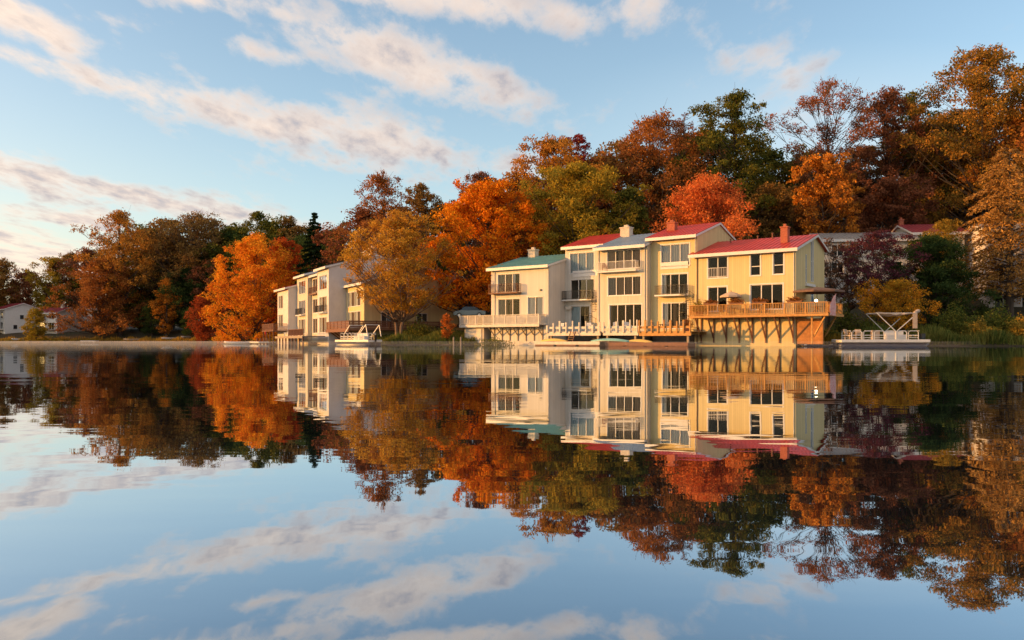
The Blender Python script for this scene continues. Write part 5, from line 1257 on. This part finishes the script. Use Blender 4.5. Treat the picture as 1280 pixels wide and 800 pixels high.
def build_world():
    w = bpy.data.worlds.new('World'); SC.world = w; w.use_nodes = True; nt = w.node_tree; nt.nodes.clear()
    out = N(nt, 'ShaderNodeOutputWorld'); bg = N(nt, 'ShaderNodeBackground'); nt.links.new(bg.outputs[0], out.inputs[0]); bg.inputs[1].default_value = .15
    sky = N(nt, 'ShaderNodeTexSky'); sky.sky_type = 'NISHITA'; sky.sun_disc = False; sky.sun_elevation = SUN_EL
    sky.sun_rotation = math.atan2(sun_dir.x, sun_dir.y); sky.air_density = 1.0; sky.dust_density = 1.1; sky.ozone_density = 1.2
    L = nt.links.new
    def math_(op, a, b=None, c=None, clamp=False):
        n = N(nt, 'ShaderNodeMath', operation=op); n.use_clamp = clamp
        for i, v in enumerate((a, b, c)):
            if v is None: continue
            if isinstance(v, (int, float)): n.inputs[i].default_value = v
            else: L(v, n.inputs[i])
        return n.outputs[0]
    tc = N(nt, 'ShaderNodeTexCoord'); sp = N(nt, 'ShaderNodeSeparateXYZ'); L(tc.outputs['Generated'], sp.inputs[0])
    y = math_('MAXIMUM', sp.outputs['Y'], .05)
    front = math_('GREATER_THAN', sp.outputs['Y'], .06)
    a0 = math_('DIVIDE', sp.outputs['X'], y); e0 = math_('DIVIDE', sp.outputs['Z'], y)
    # clouds: drifting bands described by azimuth and elevation, broken up by noise
    zc = math_('ADD', math_('MAXIMUM', sp.outputs['Z'], 0), .12)
    cu = math_('DIVIDE', sp.outputs['X'], zc); cv = math_('DIVIDE', sp.outputs['Y'], zc)
    cb = N(nt, 'ShaderNodeCombineXYZ'); L(cu, cb.inputs[0]); L(cv, cb.inputs[1])
    def noise(scale, detail, rough, off=0.0, sx=1, sy=1):
        mp = N(nt, 'ShaderNodeMapping'); mp.inputs['Location'].default_value = (off, off * .7, off * .3); mp.inputs['Scale'].default_value = (sx, sy, 1); mp.inputs['Rotation'].default_value = (0, 0, R(-38))
        L(cb.outputs[0], mp.inputs[0])
        n = N(nt, 'ShaderNodeTexNoise'); setin(n, Scale=scale, Detail=detail, Roughness=rough); L(mp.outputs[0], n.inputs['Vector']); return n
    wn = noise(.9, 5, .6, 3.1); ws = N(nt, 'ShaderNodeSeparateColor'); L(wn.outputs['Color'], ws.inputs[0])
    a = math_('ADD', a0, math_('MULTIPLY', math_('SUBTRACT', ws.outputs[0], .5), .10))
    e = math_('ADD', e0, math_('MULTIPLY', math_('SUBTRACT', ws.outputs[1], .5), .055))
    bands = [  # x1 y1 x2 y2 half-width strength (photo rows and columns as directions)
        (-60, -30, 80, 50, 26, 1.0), (-20, 60, 170, 106, 13, .95), (110, 92, 330, 160, 18, 1.08), (240, 128, 640, 205, 28, 1.0), (330, 188, 620, 225, 18, .7),
        (-220, 150, 60, 222, 24, 1.1), (30, 218, 400, 285, 18, 1.05), (-220, 240, 130, 284, 13, 1.0), (-300, 312, 170, 330, 34, .95),
        (190, -20, 420, 42, 18, .9), (370, 30, 650, 125, 40, .85), (440, -15, 720, 20, 24, .85), (140, 20, 190, 30, 14, .4), (300, 62, 355, 78, 15, .8), (560, 90, 660, 140, 26, .6),
        (790, -10, 990, 105, 36, .66), (560, 190, 640, 230, 24, .4), (480, -120, 900, -20, 40, .6), (-100, -160, 300, -70, 40, .7), (1000, -90, 1300, -40, 30, .4)]
    tot = None
    for x1, y1, x2, y2, hw, st in bands:
        A = ((x1 - 640) / F, (YH - y1) / F); B = ((x2 - 640) / F, (YH - y2) / F); dx, dy = B[0] - A[0], B[1] - A[1]; Ln = math.hypot(dx, dy); dx /= Ln; dy /= Ln
        pa = math_('SUBTRACT', a, A[0]); pe = math_('SUBTRACT', e, A[1])
        t = math_('ADD', math_('MULTIPLY', pa, dx), math_('MULTIPLY', pe, dy)); c = math_('SUBTRACT', math_('MULTIPLY', pe, dx), math_('MULTIPLY', pa, dy))
        # distance past either end of the segment
        over = math_('MAXIMUM', math_('SUBTRACT', math_('ABSOLUTE', math_('SUBTRACT', t, Ln / 2)), Ln / 2), 0)
        d2 = math_('ADD', math_('MULTIPLY', c, c), math_('MULTIPLY', math_('MULTIPLY', over, over), .35))
        g = math_('MULTIPLY', math_('EXPONENT', math_('MULTIPLY', d2, -1 / (1.25 * hw / F) ** 2)), st)
        tot = g if tot is None else math_('MAXIMUM', tot, g)
    n1 = noise(2.6, 8, .6, 0, 1, .6); n2 = noise(9.5, 7, .62, 7.7, 1, .5)
    dens = math_('ADD', tot, math_('ADD', math_('MULTIPLY', math_('SUBTRACT', n1.outputs['Fac'], .5), 2.3), math_('MULTIPLY', math_('SUBTRACT', n2.outputs['Fac'], .5), 1.9)))
    mr = N(nt, 'ShaderNodeMapRange', interpolation_type='SMOOTHSTEP'); setin(mr, From_Min=.28, From_Max=1.2, To_Max=.95); L(dens, mr.inputs[0])
    mask = math_('MULTIPLY', mr.outputs[0], math_('MULTIPLY', front, math_('GREATER_THAN', sp.outputs['Z'], 0)))
    # broken cloud added overhead and behind, out of view, to raise ambient light
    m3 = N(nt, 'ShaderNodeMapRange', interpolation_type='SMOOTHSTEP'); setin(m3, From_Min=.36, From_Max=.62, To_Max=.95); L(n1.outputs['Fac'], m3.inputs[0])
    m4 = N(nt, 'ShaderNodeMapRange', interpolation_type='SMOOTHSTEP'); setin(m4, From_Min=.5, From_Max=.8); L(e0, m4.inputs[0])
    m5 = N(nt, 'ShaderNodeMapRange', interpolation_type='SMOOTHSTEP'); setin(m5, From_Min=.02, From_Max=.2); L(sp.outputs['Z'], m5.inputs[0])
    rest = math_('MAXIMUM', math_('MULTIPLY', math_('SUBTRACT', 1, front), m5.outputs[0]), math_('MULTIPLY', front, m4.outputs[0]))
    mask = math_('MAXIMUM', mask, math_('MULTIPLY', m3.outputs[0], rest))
    # cloud colour: warm cream where thin and sunward, lavender grey in its thick shaded body
    sh = math_('ADD', math_('MULTIPLY', math_('SUBTRACT', n2.outputs['Fac'], .5), 1.6), math_('MULTIPLY', math_('SUBTRACT', dens, .9), .5))
    m2 = N(nt, 'ShaderNodeMapRange'); setin(m2, From_Min=-.35, From_Max=.45); L(math_('ADD', math_('ADD', sh, math_('MULTIPLY', a0, .35)), math_('MINIMUM', math_('MULTIPLY', math_('SUBTRACT', .27, e0), 1.5), math_('MULTIPLY', math_('SUBTRACT', e0, .13), 3.0))), m2.inputs[0])
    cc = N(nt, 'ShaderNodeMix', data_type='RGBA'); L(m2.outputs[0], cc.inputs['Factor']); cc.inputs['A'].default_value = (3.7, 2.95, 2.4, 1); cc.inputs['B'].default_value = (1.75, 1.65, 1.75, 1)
    hs = N(nt, 'ShaderNodeHueSaturation'); L(sky.outputs[0], hs.inputs['Color']); hs.inputs['Saturation'].default_value = 1.06
    mx = N(nt, 'ShaderNodeMix', data_type='RGBA'); L(mask, mx.inputs['Factor'])
    # thin veil of high haze, whiter towards the horizon and peach towards the sun
    vw = N(nt, 'ShaderNodeMapRange'); setin(vw, From_Min=-.72, From_Max=-.25); L(a0, vw.inputs[0])
    vc = N(nt, 'ShaderNodeMix', data_type='RGBA'); L(vw.outputs[0], vc.inputs['Factor']); vc.inputs['A'].default_value = (3.1, 2.45, 1.9, 1); vc.inputs['B'].default_value = (2.25, 2.7, 3.0, 1)
    ve = N(nt, 'ShaderNodeMapRange', interpolation_type='SMOOTHSTEP'); setin(ve, From_Min=.43, From_Max=.2); L(e0, ve.inputs[0])
    va = N(nt, 'ShaderNodeMapRange', interpolation_type='SMOOTHSTEP'); setin(va, From_Min=-.05, From_Max=.5, To_Min=.14, To_Max=.86); L(a0, va.inputs[0])
    low = math_('MULTIPLY', math_('EXPONENT', math_('MULTIPLY', math_('MAXIMUM', sp.outputs['Z'], 0), -6.5)), .8)
    vf = math_('MAXIMUM', math_('MULTIPLY', math_('MULTIPLY', ve.outputs[0], va.outputs[0]), front), low)
    vm = N(nt, 'ShaderNodeMix', data_type='RGBA'); L(vf, vm.inputs['Factor']); L(hs.outputs[0], vm.inputs['A']); L(vc.outputs['Result'], vm.inputs['B'])
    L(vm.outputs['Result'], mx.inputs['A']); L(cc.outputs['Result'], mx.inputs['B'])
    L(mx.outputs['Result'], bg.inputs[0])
    w.cycles.sampling_method = 'MANUAL'; w.cycles.sample_map_resolution = 512
build_world()

vs_ = SC.view_settings
SC.display_settings.display_device = 'sRGB'; vs_.view_transform = 'Standard'; vs_.look = 'None'; vs_.exposure = 1.0; vs_.gamma = 1; vs_.use_curve_mapping = False
SC.cycles.max_bounces = 8; SC.cycles.transparent_max_bounces = 12; SC.cycles.diffuse_bounces = 3; SC.cycles.glossy_bounces = 4; SC.cycles.caustics_reflective = False; SC.cycles.caustics_refractive = False
SC.cycles.use_denoising = True
